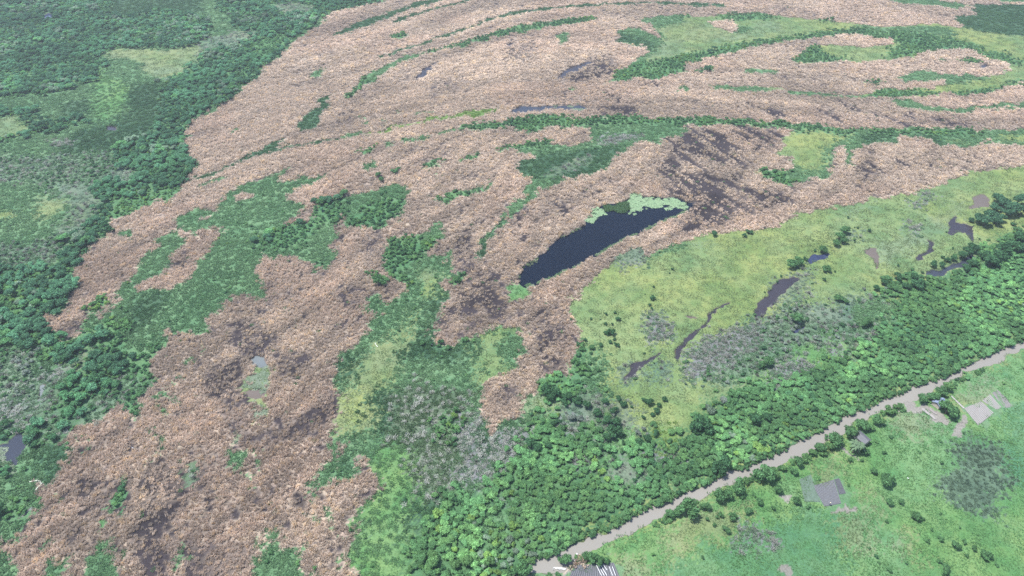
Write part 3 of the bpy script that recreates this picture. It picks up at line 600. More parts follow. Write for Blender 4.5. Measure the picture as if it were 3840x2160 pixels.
WATERBODY('creek', 'murky', 'narrow dark creek tapering through the yellow meadow', '21', '-50,1230 -35,1160 0,1110 60,1060 130,1030 170,980 205,915 250,875 350,830 352,836 255,888 214,935 180,1010 110,1060 90,1090 30,1130 -5,1180 -30,1300')
WATERBODY('mud_pool', 'brown', 'tiny brown puddle on the meadow above the creek', '21', '5,940 60,935 100,945 90,960 40,950')
WATERBODY('marsh_pool', 'blue', 'sliver of blue water in the grey scrub', '21', '830,1045 870,1020 930,1000 925,1015 850,1055')
WATERBODY('marsh_pool', 'murky', 'grey arrow shaped pool on the meadow above the bushes', '11', '2130,1430 2160,1370 2190,1310 2240,1275 2310,1262 2400,1205 2404,1210 2350,1258 2290,1290 2230,1335 2190,1390 2150,1425')
WATERBODY('marsh_pool', 'murky', 'thin purplish pool in the upper reed beds', '10', '550,590 620,520 700,470 740,460 690,510 600,590 570,610')
WATERBODY('marsh_pool', 'murky', 'long purplish pool between burnt reeds near the top', '10', '1620,585 1720,510 1840,470 1900,462 1840,500 1740,545 1640,595')
WATERBODY('marsh_pool', 'murky', 'small square pool in the upper reed beds', '10', '1235,330 1290,322 1292,350 1245,355')
WATERBODY('marsh_pool', 'slate', 'oval pool at the end of the bright green strip', '10', '1280,830 1340,800 1480,800 1640,792 1800,790 1870,815 1800,838 1640,820 1540,826 1480,840 1320,848')
WATERBODY('marsh_pool', 'murky', 'greyish pool near the tip of the right hand reeds', '20', '2230,495 2300,470 2320,445 2325,470 2290,495 2250,515')
WATERBODY('marsh_pool', 'blue', 'tiny blue pool in the dark upper left woodland', '00', '325,115 365,95 400,112 388,142 345,146')
WATERBODY('mud_pool', 'murky', 'small grey pool in the dark sedge of the left marsh', '00', '800,955 840,945 885,955 870,980 820,985')
WATERBODY('marsh_pool', 'pale', 'pale pool in the middle of the lower reed bed', '01', '1895,1265 1950,1230 2010,1240 2025,1310 1960,1330 1905,1310')
WATERBODY('mud_pool', 'brown', 'brown round pool ringed by lilies in the lower reed bed', '02', '1870,40 1930,25 2000,50 1990,100 1930,120 1880,95')
WATERBODY('marsh_pool', 'slate', 'bluish pool at the left edge beside pale water plants', '02', '-60,470 60,440 130,360 160,380 210,460 180,540 110,600 40,570 -60,590')
WATERBODY('creek', 'pale', 'narrow pale rill among scrub at the far left', '02', '300,10 325,0 335,30 325,100 308,110')
WATERBODY('creek', 'pale', 'pale rill running out of the lower left reeds', '02', '250,920 230,950 190,985 140,1005 145,995 185,965 220,930')
WATER = np.zeros((SH, SW))
for _n, _m, _l, _p in WATERS: scan_fill(WATER, _p, 1.0)
WATER = blur(WATER, 1, 2)

WM = {'deep': water_mat('pond_water', (.002, .005, .012), (.003, .006, .014), .05, .05, .012), 'canal': water_mat('silty_water', (.205, .195, .172), (.22, .21, .185), .3, .02, .02),
      'murky': water_mat('murky_water', (.030, .028, .036), (.042, .038, .046), .12), 'blue': water_mat('pool_water', (0.0248, 0.0341, 0.0744), (0.0372, 0.0465, 0.0868), .08),
      'brown': water_mat('mud_water', (0.1054, 0.0868, 0.0744), (0.1240, 0.1023, 0.0868), .3), 'slate': water_mat('slate_water', (0.0310, 0.0372, 0.0527), (0.0372, 0.0434, 0.0589), .1), 'pale': water_mat('pale_water', (0.1178, 0.1364, 0.1426), (0.1488, 0.1674, 0.1674), .25)}
def chaikin(p, n=2):
    p = np.asarray(p, float)
    for _ in range(n):
        q = np.roll(p, -1, axis=0); p = np.stack([p * .75 + q * .25, p * .25 + q * .75], 1).reshape(-1, 2)
    return p
WATER_Z = -0.45
def flat_poly(name, pts, z, mat, grow=0.0, rounds=2):
    p = chaikin(pts, rounds)
    if grow:
        area = np.sum(p[:, 0] * np.roll(p[:, 1], -1) - np.roll(p[:, 0], -1) * p[:, 1])
        d = np.roll(p, -1, axis=0) - np.roll(p, 1, axis=0); n = np.stack([d[:, 1], -d[:, 0]], 1); n /= np.linalg.norm(n, axis=1, keepdims=True) + 1e-9
        p = p + n * grow * (1 if area > 0 else -1)
    tri = geometry.tessellate_polygon([[Vector((a, b, 0)) for a, b in p]])
    tri = [t[::-1] if ((p[t[1]] - p[t[0]])[0] * (p[t[2]] - p[t[0]])[1] - (p[t[1]] - p[t[0]])[1] * (p[t[2]] - p[t[0]])[0]) < 0 else t for t in tri]
    me = bpy.data.meshes.new(name); me.from_pydata([(a, b, z) for a, b in p], [], [tuple(t) for t in tri]); me.materials.append(mat)
    return obj(name, me)
for i, (n_, m_, l_, p_) in enumerate(WATERS):
    g = np.array(to_ground(*np.array(p_).T)).T
    o = flat_poly(n_, g, WATER_Z + (.004 * (i % 5)), WM[m_], 1.6 if n_ != 'creek' else .4)
    tag(o, l_, kind='structure')

# ---------------------------------------------------------------- ground
C3 = lambda *a: np.array(a, float)
GCOL = {'G': ((0.075, 0.155, 0.075), (0.11, 0.195, 0.1)), 'R': ((.29, .235, .185), (.36, .295, .235)), 'M': ((.112, .176, .072), (.165, .218, .094)), 'D': ((0.03, 0.07, 0.038), (0.05, 0.1, 0.055)), 'S': ((0.075, 0.135, 0.08), (0.11, 0.165, 0.105)), 'F': ((0.05, 0.12, 0.052), (0.075, 0.155, 0.07)), 'B': ((0.055, 0.135, 0.06), (0.085, 0.17, 0.075)), 'K': ((0.11, 0.125, 0.12), (0.15, 0.155, 0.16)), 'Y': ((.09, .155, .045), (.12, .185, .06)), 'N': ((.06, .10, .066), (.088, .14, .09)), 'H': ((0.072, 0.17, 0.068), (0.11, 0.205, 0.088)), 'P': ((0.115, 0.175, 0.085), (0.15, 0.2, 0.11)), 'T': ((.16, .155, .135), (.21, .20, .18)), 'U': ((0.06, 0.155, 0.078), (0.085, 0.18, 0.095)), 'X': ((0.07, 0.15, 0.07), (0.11, 0.19, 0.1)), 'Z': ((.055, .092, .052), (.095, .13, .085)), 'V': ((0.08, 0.13, 0.085), (0.12, 0.16, 0.115))}
LUT0 = np.array([GCOL[c][0] for c in CODES]); LUT1 = np.array([GCOL[c][1] for c in CODES])
MUD = C3(.031, .026, .029)
def ground_grid(name, y0, y1, step, xlim):
    ys = np.arange(y0, y1 + step * .5, step); xs = np.arange(-xlim, xlim + step * .5, step)
    X, Y = np.meshgrid(xs, ys); x, y = X.ravel(), Y.ravel()
    cv = cover_at(x, y); w = water_at(x, y)
    f = fbm(x, y, 14, 21, 4); f = sstep(.3, .7, f)[:, None]
    col = LUT0[cv] * (1 - f) + LUT1[cv] * f
    # broad drifts of colour inside the meadows
    g = sstep(.35, .65, fbm(x, y, 45, 25, 3))[:, None]; grassy = np.isin(cv, [CODES.index(c) for c in 'MHPUV'])[:, None]
    col = np.where(grassy, col * (1 - g * .7) + (col * C3(1.18, 1.04, .82)) * g * .7, col); g2 = sstep(.45, .62, fbm(x, y, 11, 26, 3))[:, None]; col = np.where(grassy, col * (1 - g2 * .45) + col * C3(.72, .84, .95) * g2 * .45, col)
    r = (cv == 1); op = reed_open(x, y)
    k = sstep(-.12, .08, op)[:, None]
    k = k * (1 - 1.0 * thin_at(x, y))[:, None].clip(0, 1); col = np.where(r[:, None], MUD * (.8 + .5 * f) * (1 - k) + col * k, col)
    wet = sstep(.05, .5, w)[:, None]; col = col * (1 - wet) + C3(.10, .085, .075) * wet
    z = (fbm(x, y, 22, 27, 3) - .5) * .3 * (1 - np.clip(w, 0, 1)) - 1.0 * sstep(0, 1, w)
    ny, nx = len(ys), len(xs); idx = np.arange(ny * nx).reshape(ny, nx)
    F = np.stack([idx[:-1, :-1], idx[:-1, 1:], idx[1:, 1:], idx[1:, :-1]], -1).reshape(-1, 4)
    u, v = to_survey(x, y); keep = (np.abs(u - SW / 2) < SW / 2 + 260) & (v < SH + 420) & (v > -150)
    F = F[keep[F].any(axis=1)]
    used = np.unique(F); remap = np.full(ny * nx, -1); remap[used] = np.arange(len(used))
    co = np.stack([x, y, z], 1)[used]; c4 = np.concatenate([col, np.ones((len(col), 1))], 1)[used]
    return mesh_np(name, co, remap[F], GROUND, {'cover': ('FLOAT_COLOR', 'POINT', c4)}, smooth=True)
GROUND, nt, out = new_mat('marsh_ground')
b = N(nt, 'ShaderNodeBsdfPrincipled'); b.inputs['Roughness'].default_value = .95; b.inputs['Specular IOR Level'].default_value = .1
at = N(nt, 'ShaderNodeAttribute', attribute_name='cover')
n1 = noise_node(nt, 1.1, 5, .7); n2 = noise_node(nt, .22, 4, .6)
c = mix_col(nt, 'MULTIPLY', 1.0, at.outputs['Color'], (1, 1, 1))
hs = N(nt, 'ShaderNodeHueSaturation'); nt.links.new(at.outputs['Color'], hs.inputs['Color']); nt.links.new(ramp(nt, n1, .25, .75, .62, 1.38), hs.inputs['Value']); nt.links.new(ramp(nt, n2, .3, .7, .485, .515), hs.inputs['Hue'])
nt.links.new(hs.outputs[0], b.inputs['Base Color'])
bp = N(nt, 'ShaderNodeBump'); bp.inputs['Strength'].default_value = .7; bp.inputs['Distance'].default_value = .35; nt.links.new(n1, bp.inputs['Height']); nt.links.new(bp.outputs[0], b.inputs['Normal'])
nt.links.new(b.outputs[0], out.inputs[0])
tag(obj('marsh_ground', ground_grid('marsh_ground', 76, 340, .75, 380)), 'wet green and muddy marsh floor, near part', kind='structure')
tag(obj('marsh_ground', ground_grid('marsh_ground', 340, 1000, 1.25, 840)), 'wet green and muddy marsh floor, far part', kind='structure')
m_out, nt, out = new_mat('distant_marsh'); b = N(nt, 'ShaderNodeBsdfPrincipled'); b.inputs['Roughness'].default_value = .95
c = mix_col(nt, 'MIX', ramp(nt, noise_node(nt, .006, 6, .6), .42, .58, 0, 1), (.07, .14, .06), (.25, .22, .16)); c = mix_col(nt, 'MULTIPLY', 1.0, c, mix_col(nt, 'MIX', noise_node(nt, .3, 4), (.6, .6, .6), (1.3, 1.3, 1.3)))
nt.links.new(c, b.inputs['Base Color']); nt.links.new(b.outputs[0], out.inputs[0])
tag(obj('outer_ground', mesh_np('outer_ground', [(-3000, -3000, -1.3), (3000, -3000, -1.3), (3000, 3000, -1.3), (-3000, 3000, -1.3)], [(0, 1, 2, 3)], m_out)), 'marshland going on beyond the surveyed beds', kind='structure')

# ---------------------------------------------------------------- plant shapes
def tuft_patch(seed, n, size, hgt, wid, lean=(.1, .7), n_blade=5, droop=(.5, 1.1), spread=.1):
    r = np.random.default_rng(seed); V, F, S = [], [], []
    g = int(math.ceil(math.sqrt(n))); cells = [(i, j) for i in range(g) for j in range(g)]; r.shuffle(cells)
    for ci, cj in cells[:n]:
        cx, cy = [(q + r.uniform(.1, .9)) / g * size - size / 2 for q in (ci, cj)]; h0 = hgt * r.uniform(.55, 1.2); base = r.uniform(.76, 1.15)
        for k in range(n_blade):
            a = r.uniform(0, 2 * math.pi); le = r.uniform(*lean); h = h0 * r.uniform(.55, 1.05)
            d = np.array([math.cos(a), math.sin(a)]); p = np.array([-d[1], d[0]]); w = wid * r.uniform(.6, 1.3)
            o = np.array([cx, cy]) + d * r.uniform(0, spread); l2 = le + r.uniform(*droop); mid = o + d * h * .55 * math.sin(le); hm = h * .55 * math.cos(le); top = mid + d * h * .5 * math.sin(l2); ht = max(.05, hm + h * .5 * math.cos(l2))
            i = len(V)
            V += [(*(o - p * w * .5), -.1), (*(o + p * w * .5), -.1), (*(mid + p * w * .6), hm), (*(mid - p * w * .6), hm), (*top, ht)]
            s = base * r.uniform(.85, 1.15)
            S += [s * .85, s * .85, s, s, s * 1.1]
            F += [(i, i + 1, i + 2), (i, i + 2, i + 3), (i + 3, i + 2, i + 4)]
    S = np.array(S)[:, None]
    return mesh_np('tuft', V, F, GRASS, {'shade': ('FLOAT_COLOR', 'POINT', np.concatenate([np.repeat(S, 3, 1), np.ones((len(S), 1))], 1))})
def leaf_crown(seed, R, H, lobes, leaves, leaf, name='crown', flat=.75, bole=False):
    """lobed crown, radius R, base at z=0; leaf sprays over filler cores coloured dark as self-shadow"""
    r = np.random.default_rng(seed); V, F, S = [], [], []
    L = []
    for k in range(lobes):
        a = r.uniform(0, 2 * math.pi); q = math.sqrt(r.uniform(0, 1)) * .68 if k else 0
        rad = R * r.uniform(.30, .48); L.append((q * R * math.cos(a), q * R * math.sin(a), H * (.40 + .32 * (1 - q * q) * r.uniform(.7, 1.1)) , rad, r.uniform(.8, 1.2)))
    per = leaves // lobes
    for (lx, ly, lz, lr, ls) in L:
        for _ in range(per):
            d = r.normal(size=3); d[2] = abs(d[2]) * 1.1 - .35; d /= np.linalg.norm(d)
            rr = lr * r.uniform(.72, 1.08); c = np.array([lx, ly, lz]) + d * rr * np.array([1, 1, flat])
            nrm = d + r.normal(size=3) * .55; nrm /= np.linalg.norm(nrm)
            a = np.cross(nrm, r.normal(size=3)); a /= np.linalg.norm(a); b2 = np.cross(nrm, a)
            s = leaf * r.uniform(.6, 1.3); i = len(V); sh = ls * r.uniform(.72, 1.28)
            V += [tuple(c - a * s * .6), tuple(c + b2 * s * .38 + nrm * s * .12), tuple(c + a * s * .6), tuple(c - b2 * s * .38 + nrm * s * .12)]
            S += [sh] * 4; F += [(i, i + 1, i + 2), (i, i + 2, i + 3)]
        # filler core of the lobe, crown self-shadow painted in as a darker tone
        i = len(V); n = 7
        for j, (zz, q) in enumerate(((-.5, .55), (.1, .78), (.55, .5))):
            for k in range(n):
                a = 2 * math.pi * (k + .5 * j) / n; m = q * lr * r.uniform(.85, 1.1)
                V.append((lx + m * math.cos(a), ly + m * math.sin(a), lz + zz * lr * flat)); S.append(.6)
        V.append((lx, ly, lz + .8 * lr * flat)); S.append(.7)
        for j in (0, 1):
            for k in range(n):
                p, q = i + j * n + k, i + j * n + (k + 1) % n
                F += [(p, q, q + n), (p, q + n, p + n)]
        for k in range(n): F.append((i + 2 * n + k, i + 2 * n + (k + 1) % n, i + 3 * n))
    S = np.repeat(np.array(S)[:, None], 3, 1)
    if bole:      # a wood's trees carry their trunks in the same shape
        i = len(V); n = 6
        for zz, q in ((-.2, .085), (H * .45, .05)):
            for k in range(n): a = 2 * math.pi * k / n; V.append((q * math.cos(a), q * math.sin(a), zz))
        for k in range(n): F += [(i + k, i + (k + 1) % n, i + n + (k + 1) % n), (i + k, i + n + (k + 1) % n, i + n + k)]
        S = np.concatenate([S, np.tile([[1.3, .5, .7]], (2 * n, 1))])
    return mesh_np(name, V, F, LEAF, {'shade': ('FLOAT_COLOR', 'POINT', np.concatenate([S, np.ones((len(S), 1))], 1))})
def trunk_mesh(seed, R, H):
    r = random.Random(seed); bm = bmesh.new()
    tube(bm, [(0, 0, -.3), (.05 * R, 0, H * .22), (0, .04 * R, H * .42)], [R * .085, R * .065, R * .05], 7)
    for k in range(4):
        a = k * 1.57 + r.uniform(-.4, .4); q = R * r.uniform(.35, .5)
        tube(bm, [(0, 0, H * .25), (q * .5 * math.cos(a), q * .5 * math.sin(a), H * .42), (q * math.cos(a), q * math.sin(a), H * .56)], [R * .045, R * .03, R * .015], 5)
    me = bpy.data.meshes.new('trunk'); bm.to_mesh(me); bm.free(); me.materials.append(BARK); return me
def stems_mesh(seed, R, H):
    r = random.Random(seed); bm = bmesh.new()
    for k in range(4):
        a = k * 1.57 + r.uniform(-.5, .5); tube(bm, [(.05 * math.cos(a), .05 * math.sin(a), -.15), (R * .25 * math.cos(a), R * .25 * math.sin(a), H * .3), (R * .4 * math.cos(a), R * .4 * math.sin(a), H * .5)], [R * .05, R * .035, R * .015], 5)
    me = bpy.data.meshes.new('stem'); bm.to_mesh(me); bm.free(); me.materials.append(BARK); return me
def twig_shrub(seed):
    """bare grey shrub of thin branches, radius 1"""
    r = np.random.default_rng(seed); V, F, S = [], [], []
    for _ in range(70):
        a, e = r.uniform(0, 2 * math.pi), r.uniform(.25, 1.45); L = r.uniform(.6, 1.15)
        d = np.array([math.cos(a) * math.cos(e), math.sin(a) * math.cos(e), math.sin(e) * 1.1]); o = d * r.uniform(0, .45)
        p = np.cross(d, r.normal(size=3)); p /= np.linalg.norm(p); w = .07 * r.uniform(.6, 1.4); i = len(V); s = r.uniform(.7, 1.25)
        V += [tuple(o - p * w), tuple(o + p * w), tuple(o + d * L + p * w * .4)]; S += [s * .8, s * .8, s * 1.1]; F.append((i, i + 1, i + 2))
    S = np.array(S)[:, None]
    return mesh_np('twigs', V, F, GRASS, {'shade': ('FLOAT_COLOR', 'POINT', np.concatenate([np.repeat(S, 3, 1), np.ones((len(S), 1))], 1))})
def lily_patch(seed):
    r = np.random.default_rng(seed); V, F, S = [], [], []
    for _ in range(16):
        cx, cy = r.uniform(-.8, .8, 2); q = r.uniform(.14, .32); n = 8; a0 = r.uniform(0, 6.28); i = len(V); z = r.uniform(0, .05)
        V.append((cx, cy, z)); s = r.uniform(.8, 1.15); S += [s] * (n + 1)
        for k in range(n): a = a0 + 5.9 * k / (n - 1); V.append((cx + q * math.cos(a), cy + q * math.sin(a), z + r.uniform(0, .03)))
        F += [(i, i + 1 + k, i + 2 + k) for k in range(n - 1)]
    S = np.array(S)[:, None]
    return mesh_np('pads', V, F, GRASS, {'shade': ('FLOAT_COLOR', 'POINT', np.concatenate([np.repeat(S, 3, 1), np.ones((len(S), 1))], 1))})

def kit(name, meshes):
    c = bpy.data.collections.new(name)
    for i, me in enumerate(meshes): c.objects.link(bpy.data.objects.new('%s_%02d' % (name, i), me))
    return c
CROWNS = [leaf_crown(100 + k, 1.0, 1.55, 9 + k % 4, 620, .17) for k in range(6)]
TRUNKS = [trunk_mesh(k, 1.0, 1.55) for k in range(3)]
SHRUBS = [leaf_crown(200 + k, 1.0, 1.25, 5 + k % 3, 260, .23) for k in range(5)]
STEMS = [stems_mesh(k, 1.0, 1.25) for k in range(2)]
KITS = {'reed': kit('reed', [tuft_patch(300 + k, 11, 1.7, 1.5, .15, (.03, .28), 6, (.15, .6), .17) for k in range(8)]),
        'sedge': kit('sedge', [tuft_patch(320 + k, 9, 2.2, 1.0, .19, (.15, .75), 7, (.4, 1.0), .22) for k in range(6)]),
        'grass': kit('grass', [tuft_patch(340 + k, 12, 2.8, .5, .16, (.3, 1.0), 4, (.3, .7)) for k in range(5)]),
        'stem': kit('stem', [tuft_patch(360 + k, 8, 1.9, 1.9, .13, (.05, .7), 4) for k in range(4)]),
        'crown': kit('crown', [leaf_crown(100 + k, 1.0, 1.55, 9 + k % 4, 560, .17, 'wood', bole=True) for k in range(6)]), 'shrub': kit('shrub', SHRUBS), 'twig': kit('twig', [twig_shrub(380 + k) for k in range(4)]), 'lily': kit('lily', [lily_patch(390 + k) for k in range(4)])}
NK = {k: len(c.objects) for k, c in KITS.items()}

def scatter_tree(kitname):
    ng = bpy.data.node_groups.new('scatter_' + kitname, 'GeometryNodeTree')
    ng.interface.new_socket('Geometry', in_out='INPUT', socket_type='NodeSocketGeometry'); ng.interface.new_socket('Geometry', in_out='OUTPUT', socket_type='NodeSocketGeometry')
    gi, go = ng.nodes.new('NodeGroupInput'), ng.nodes.new('NodeGroupOutput')
    m2p = ng.nodes.new('GeometryNodeMeshToPoints'); iop = ng.nodes.new('GeometryNodeInstanceOnPoints'); ci = ng.nodes.new('GeometryNodeCollectionInfo')
    ci.inputs['Collection'].default_value = KITS[kitname]; ci.inputs['Separate Children'].default_value = True; ci.inputs['Reset Children'].default_value = True
    def named(n, t):
        q = ng.nodes.new('GeometryNodeInputNamedAttribute'); q.data_type = t; q.inputs['Name'].default_value = n; return q.outputs[0]
    ng.links.new(gi.outputs[0], m2p.inputs['Mesh']); ng.links.new(m2p.outputs[0], iop.inputs['Points']); ng.links.new(ci.outputs[0], iop.inputs['Instance'])
    iop.inputs['Pick Instance'].default_value = True
    ng.links.new(named('pick', 'INT'), iop.inputs['Instance Index'])
    ng.links.new(named('turn', 'FLOAT_VECTOR'), iop.inputs['Rotation']); ng.links.new(named('size', 'FLOAT_VECTOR'), iop.inputs['Scale'])
    ng.links.new(iop.outputs[0], go.inputs[0]); return ng
TREES_GN = {k: scatter_tree(k) for k in KITS}
N_INST = 0
def scatter(name, kitname, x, y, z, size, tint, label, turn=None):
    global N_INST
    n = len(x)
    if n == 0: return None
    N_INST += n
    size = np.asarray(size, float); size = np.repeat(size[:, None], 3, 1) if size.ndim == 1 else size
    t = np.zeros((n, 3)); t[:, 2] = rng.uniform(0, 2 * math.pi, n)
    if turn is not None: t[:, :2] = turn
    me = bpy.data.meshes.new(name); me.vertices.add(n); me.vertices.foreach_set('co', np.stack([x, y, np.broadcast_to(z, n)], 1).astype(np.float32).ravel())
    for an, typ, key, arr in (('pick', 'INT', 'value', rng.integers(0, NK[kitname], n).astype(np.int32)), ('turn', 'FLOAT_VECTOR', 'vector', t), ('size', 'FLOAT_VECTOR', 'vector', size), ('tint', 'FLOAT_COLOR', 'color', np.concatenate([tint, np.ones((n, 1))], 1))):
        a = me.attributes.new(an, typ, 'POINT'); a.data.foreach_set(key, np.asarray(arr, np.int32 if typ == 'INT' else np.float32).ravel())
    o = obj(name, me); md = o.modifiers.new('scatter', 'NODES'); md.node_group = TREES_GN[kitname]
    return tag(o, label, kind='stuff')

def field(step, far_gain=.8, margin=(110, 90)):
    """jittered planting positions over the part of the marsh that is in or near view; sparser far away"""
    X, Y = [], []
    for y0, y1, s in ((88, 330, step), (330, 560, step * (1 + .35 * far_gain)), (560, 930, step * (1 + .9 * far_gain))):
        ys = np.arange(y0, y1, s); xs = np.arange(-800, 800, s); x, y = np.meshgrid(xs, ys)
        x = x + rng.uniform(-.5, .5, x.shape) * s; y = y + rng.uniform(-.5, .5, y.shape) * s
        u, v = to_survey(x, y); k = (np.abs(u - SW / 2) < SW / 2 + margin[0]) & (v > -30) & (v < SH + margin[1]); X.append(x[k]); Y.append(y[k])
    x, y = np.concatenate(X), np.concatenate(Y)
    return x, y, cover_at(x, y), water_at(x, y), (1 + .35 * far_gain * (y > 330)) * np.where(y > 560, (1 + .9 * far_gain) / (1 + .35 * far_gain), 1)
def is_(cv, s): return np.isin(cv, [CODES.index(c) for c in s])
def tints(n, a, b, x=None, y=None, seed=0, size=20, jitter=.5):
    f = rng.uniform(0, 1, n) if x is None else np.clip(sstep(.3, .7, fbm(x, y, size, seed, 3)) * (1 - jitter) + rng.uniform(0, 1, n) * jitter, 0, 1)
    return (np.array(a)[None] * (1 - f[:, None]) + np.array(b)[None] * f[:, None]) * rng.uniform(.86, 1.14, (n, 1))
# ================================================================ the plant cover
# ---- dry reeds
x, y, cv, w, fg = field(1.18, 1.3)
op = reed_open(x, y, True)
k = is_(cv, 'R') & (w < .3) & ((op + rng.uniform(-.05, .05, len(x)) > 0) | (rng.uniform(0, 1, len(x)) < .2 - .1 * thin_at(x, y)))
x, y, fg, op = x[k], y[k], fg[k], op[k]
u, v = to_survey(x, y); th = thin_at(x, y)
t = tints(len(x), (.565, .465, .37), (.735, .615, .495), x, y, 41, 26, .55)
pink = sstep(.45, .7, fbm(x, y, 60, 43, 2))[:, None] * .6; t = t * (1 - pink) + t * C3(1.0, .955, .95) * pink
t *= (1.17 - .08 * th - .32 * bands(x, y))[:, None]
gold = (rng.uniform(0, 1, len(x)) < .10)[:, None]; t = np.where(gold, t * C3(1.12, 1.08, .95), t)
near_wood = 0
sz = .82 * np.where(op < 0, .7, 1.0) * rng.uniform(.75, 1.2, len(x)) * (1.06 - .24 * th); size = np.stack([sz * fg, sz * fg, sz * np.where(fg > 1, 1.2, 1.05) * (.75 + .6 * noise(x, y, 2.8, 45)) * rng.uniform(.85, 1.15, len(x))], 1)
lean = np.stack([rng.normal(0, .12, len(x)), rng.normal(0, .12, len(x))], 1)
zone = np.where(v < 300, 0, np.where((u < 600) & (v < 880) & (u < 1000 - v), 1, np.where((u < 985) & (v > 585), 2, 3)))
for zi, lab in enumerate(('dry tan reeds sweeping in curved bands across the far marsh', 'tongue of dry tan reeds along the edge of the left woodland', 'broad bed of dry tan reeds with dark pits, lower left', 'dry tan reeds standing thick around the long blue pond')):
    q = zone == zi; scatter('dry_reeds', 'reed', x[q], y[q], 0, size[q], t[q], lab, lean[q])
# ---- green sedge, tall grass
x, y, cv, w, fg = field(1.75)
dry = w < .25; rnd = rng.uniform(0, 1, len(x))
def sedge(codes, dens, a, b, s0, s1, kitn, name, lab, cond=None, seed=51, hz=1.0):
    k = is_(cv, codes) & dry & (rnd < dens)
    if cond is not None: k &= cond
    xx, yy = x[k], y[k]; f = fg[k]; q = rng.uniform(s0, s1, len(xx))
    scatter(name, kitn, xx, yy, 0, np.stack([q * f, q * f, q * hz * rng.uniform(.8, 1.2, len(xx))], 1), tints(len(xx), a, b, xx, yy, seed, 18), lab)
k = is_(cv, 'R') & dry & (rnd < .012); q = rng.uniform(.5, .9, k.sum()); scatter('green_shoots', 'sedge', x[k], y[k], 0, np.stack([q, q, q * 1.2], 1), tints(k.sum(), (.10, .20, .09), (.17, .28, .13)), 'scattered green shoots coming up through the dry reeds')
u_, v_ = to_survey(x, y)
left = u_ < 1000 - .25 * v_
sedge('G', .85, (.10, .21, .10), (.16, .28, .14), .75, 1.15, 'sedge', 'sedge', 'mid green sedge beds of the left marsh', left)
sedge('G', .85, (.10, .21, .10), (.16, .28, .14), .75, 1.15, 'sedge', 'sedge', 'mid green sedge strips between the central and right reed beds', ~left)
sedge('D', .75, (.048, .115, .055), (.08, .165, .075), .7, 1.05, 'sedge', 'dark_sedge', 'dark green sedge in wet hollows between the reeds', None, 53)
sedge('Y', .8, (.14, .25, .065), (.19, .29, .085), .55, .85, 'sedge', 'bright_grass', 'bright yellow green grass patches and the thin bright strip', None, 55)
sedge('V', .55, (.14, .22, .15), (.21, .28, .20), .45, .85, 'sedge', 'marsh_herbs', 'pale grey green marsh herbs between the bushes', None, 57)
sedge('SK', .8, (.105, .205, .11), (.17, .26, .155), .55, .95, 'sedge', 'scrub_grass', 'rough grey green grass under the scrub', None, 59)
sedge('N', .9, (.068, .115, .08), (.12, .185, .12), .4, .8, 'sedge', 'dark_regrowth', 'dark grey green regrowth on burnt ground', None, 61)
sedge('MP', .5, (.135, .205, .095), (.19, .25, .125), .7, 1.1, 'grass', 'meadow_grass', 'short yellow green meadow grass with low tufts', None, 63)
sedge('HU', .6, (.10, .235, .09), (.15, .285, .115), .7, 1.2, 'grass', 'field_grass', 'lush green field grass on the near canal bank', None, 65)
sedge('H', .5, (.10, .215, .095), (.155, .275, .13), .5, .9, 'sedge', 'tall_field_grass', 'rank green grass beside the bottom tip of the lower reed bed', u_ < 1150, 66)
sedge('Z', .75, (.06, .12, .055), (.12, .19, .10), .7, 1.1, 'sedge', 'olive_sedge', 'dark olive sedge with pale dead stalks in the lower middle marsh', None, 68)
# ---- dead grey stems
x, y, cv, w, fg = field(1.5); rnd = rng.uniform(0, 1, len(x)); dry = w < .25
u_, v_ = to_survey(x, y)
for lab, cond in (('pale grey dead stems in the lower middle marsh', (u_ < 1480) & (v_ > 700)), ('grey dead stems on the scrub between meadow and canal wood', (u_ >= 1480) & (v_ > 560)), ('scattered grey dead stems in the far marsh', ~(((u_ < 1480) & (v_ > 700)) | ((u_ >= 1480) & (v_ > 560))))):
    k = ((is_(cv, 'K') & (rnd < .5)) | (is_(cv, 'S') & (rnd < .10)) | (is_(cv, 'Z') & (rnd < .26)) | (is_(cv, 'V') & (rnd < .06))) & dry & cond
    xx, yy = x[k], y[k]; q = rng.uniform(.6, 1.05, len(xx))
    scatter('dead_stems', 'stem', xx, yy, 0, np.stack([q * fg[k], q * fg[k], q], 1), tints(len(xx), (.25, .26, .225), (.38, .385, .345), xx, yy, 67, 12) * (1.45 if 'lower middle' in lab else 1.0), lab, np.stack([rng.normal(0, .1, len(xx)), rng.normal(0, .1, len(xx))], 1))

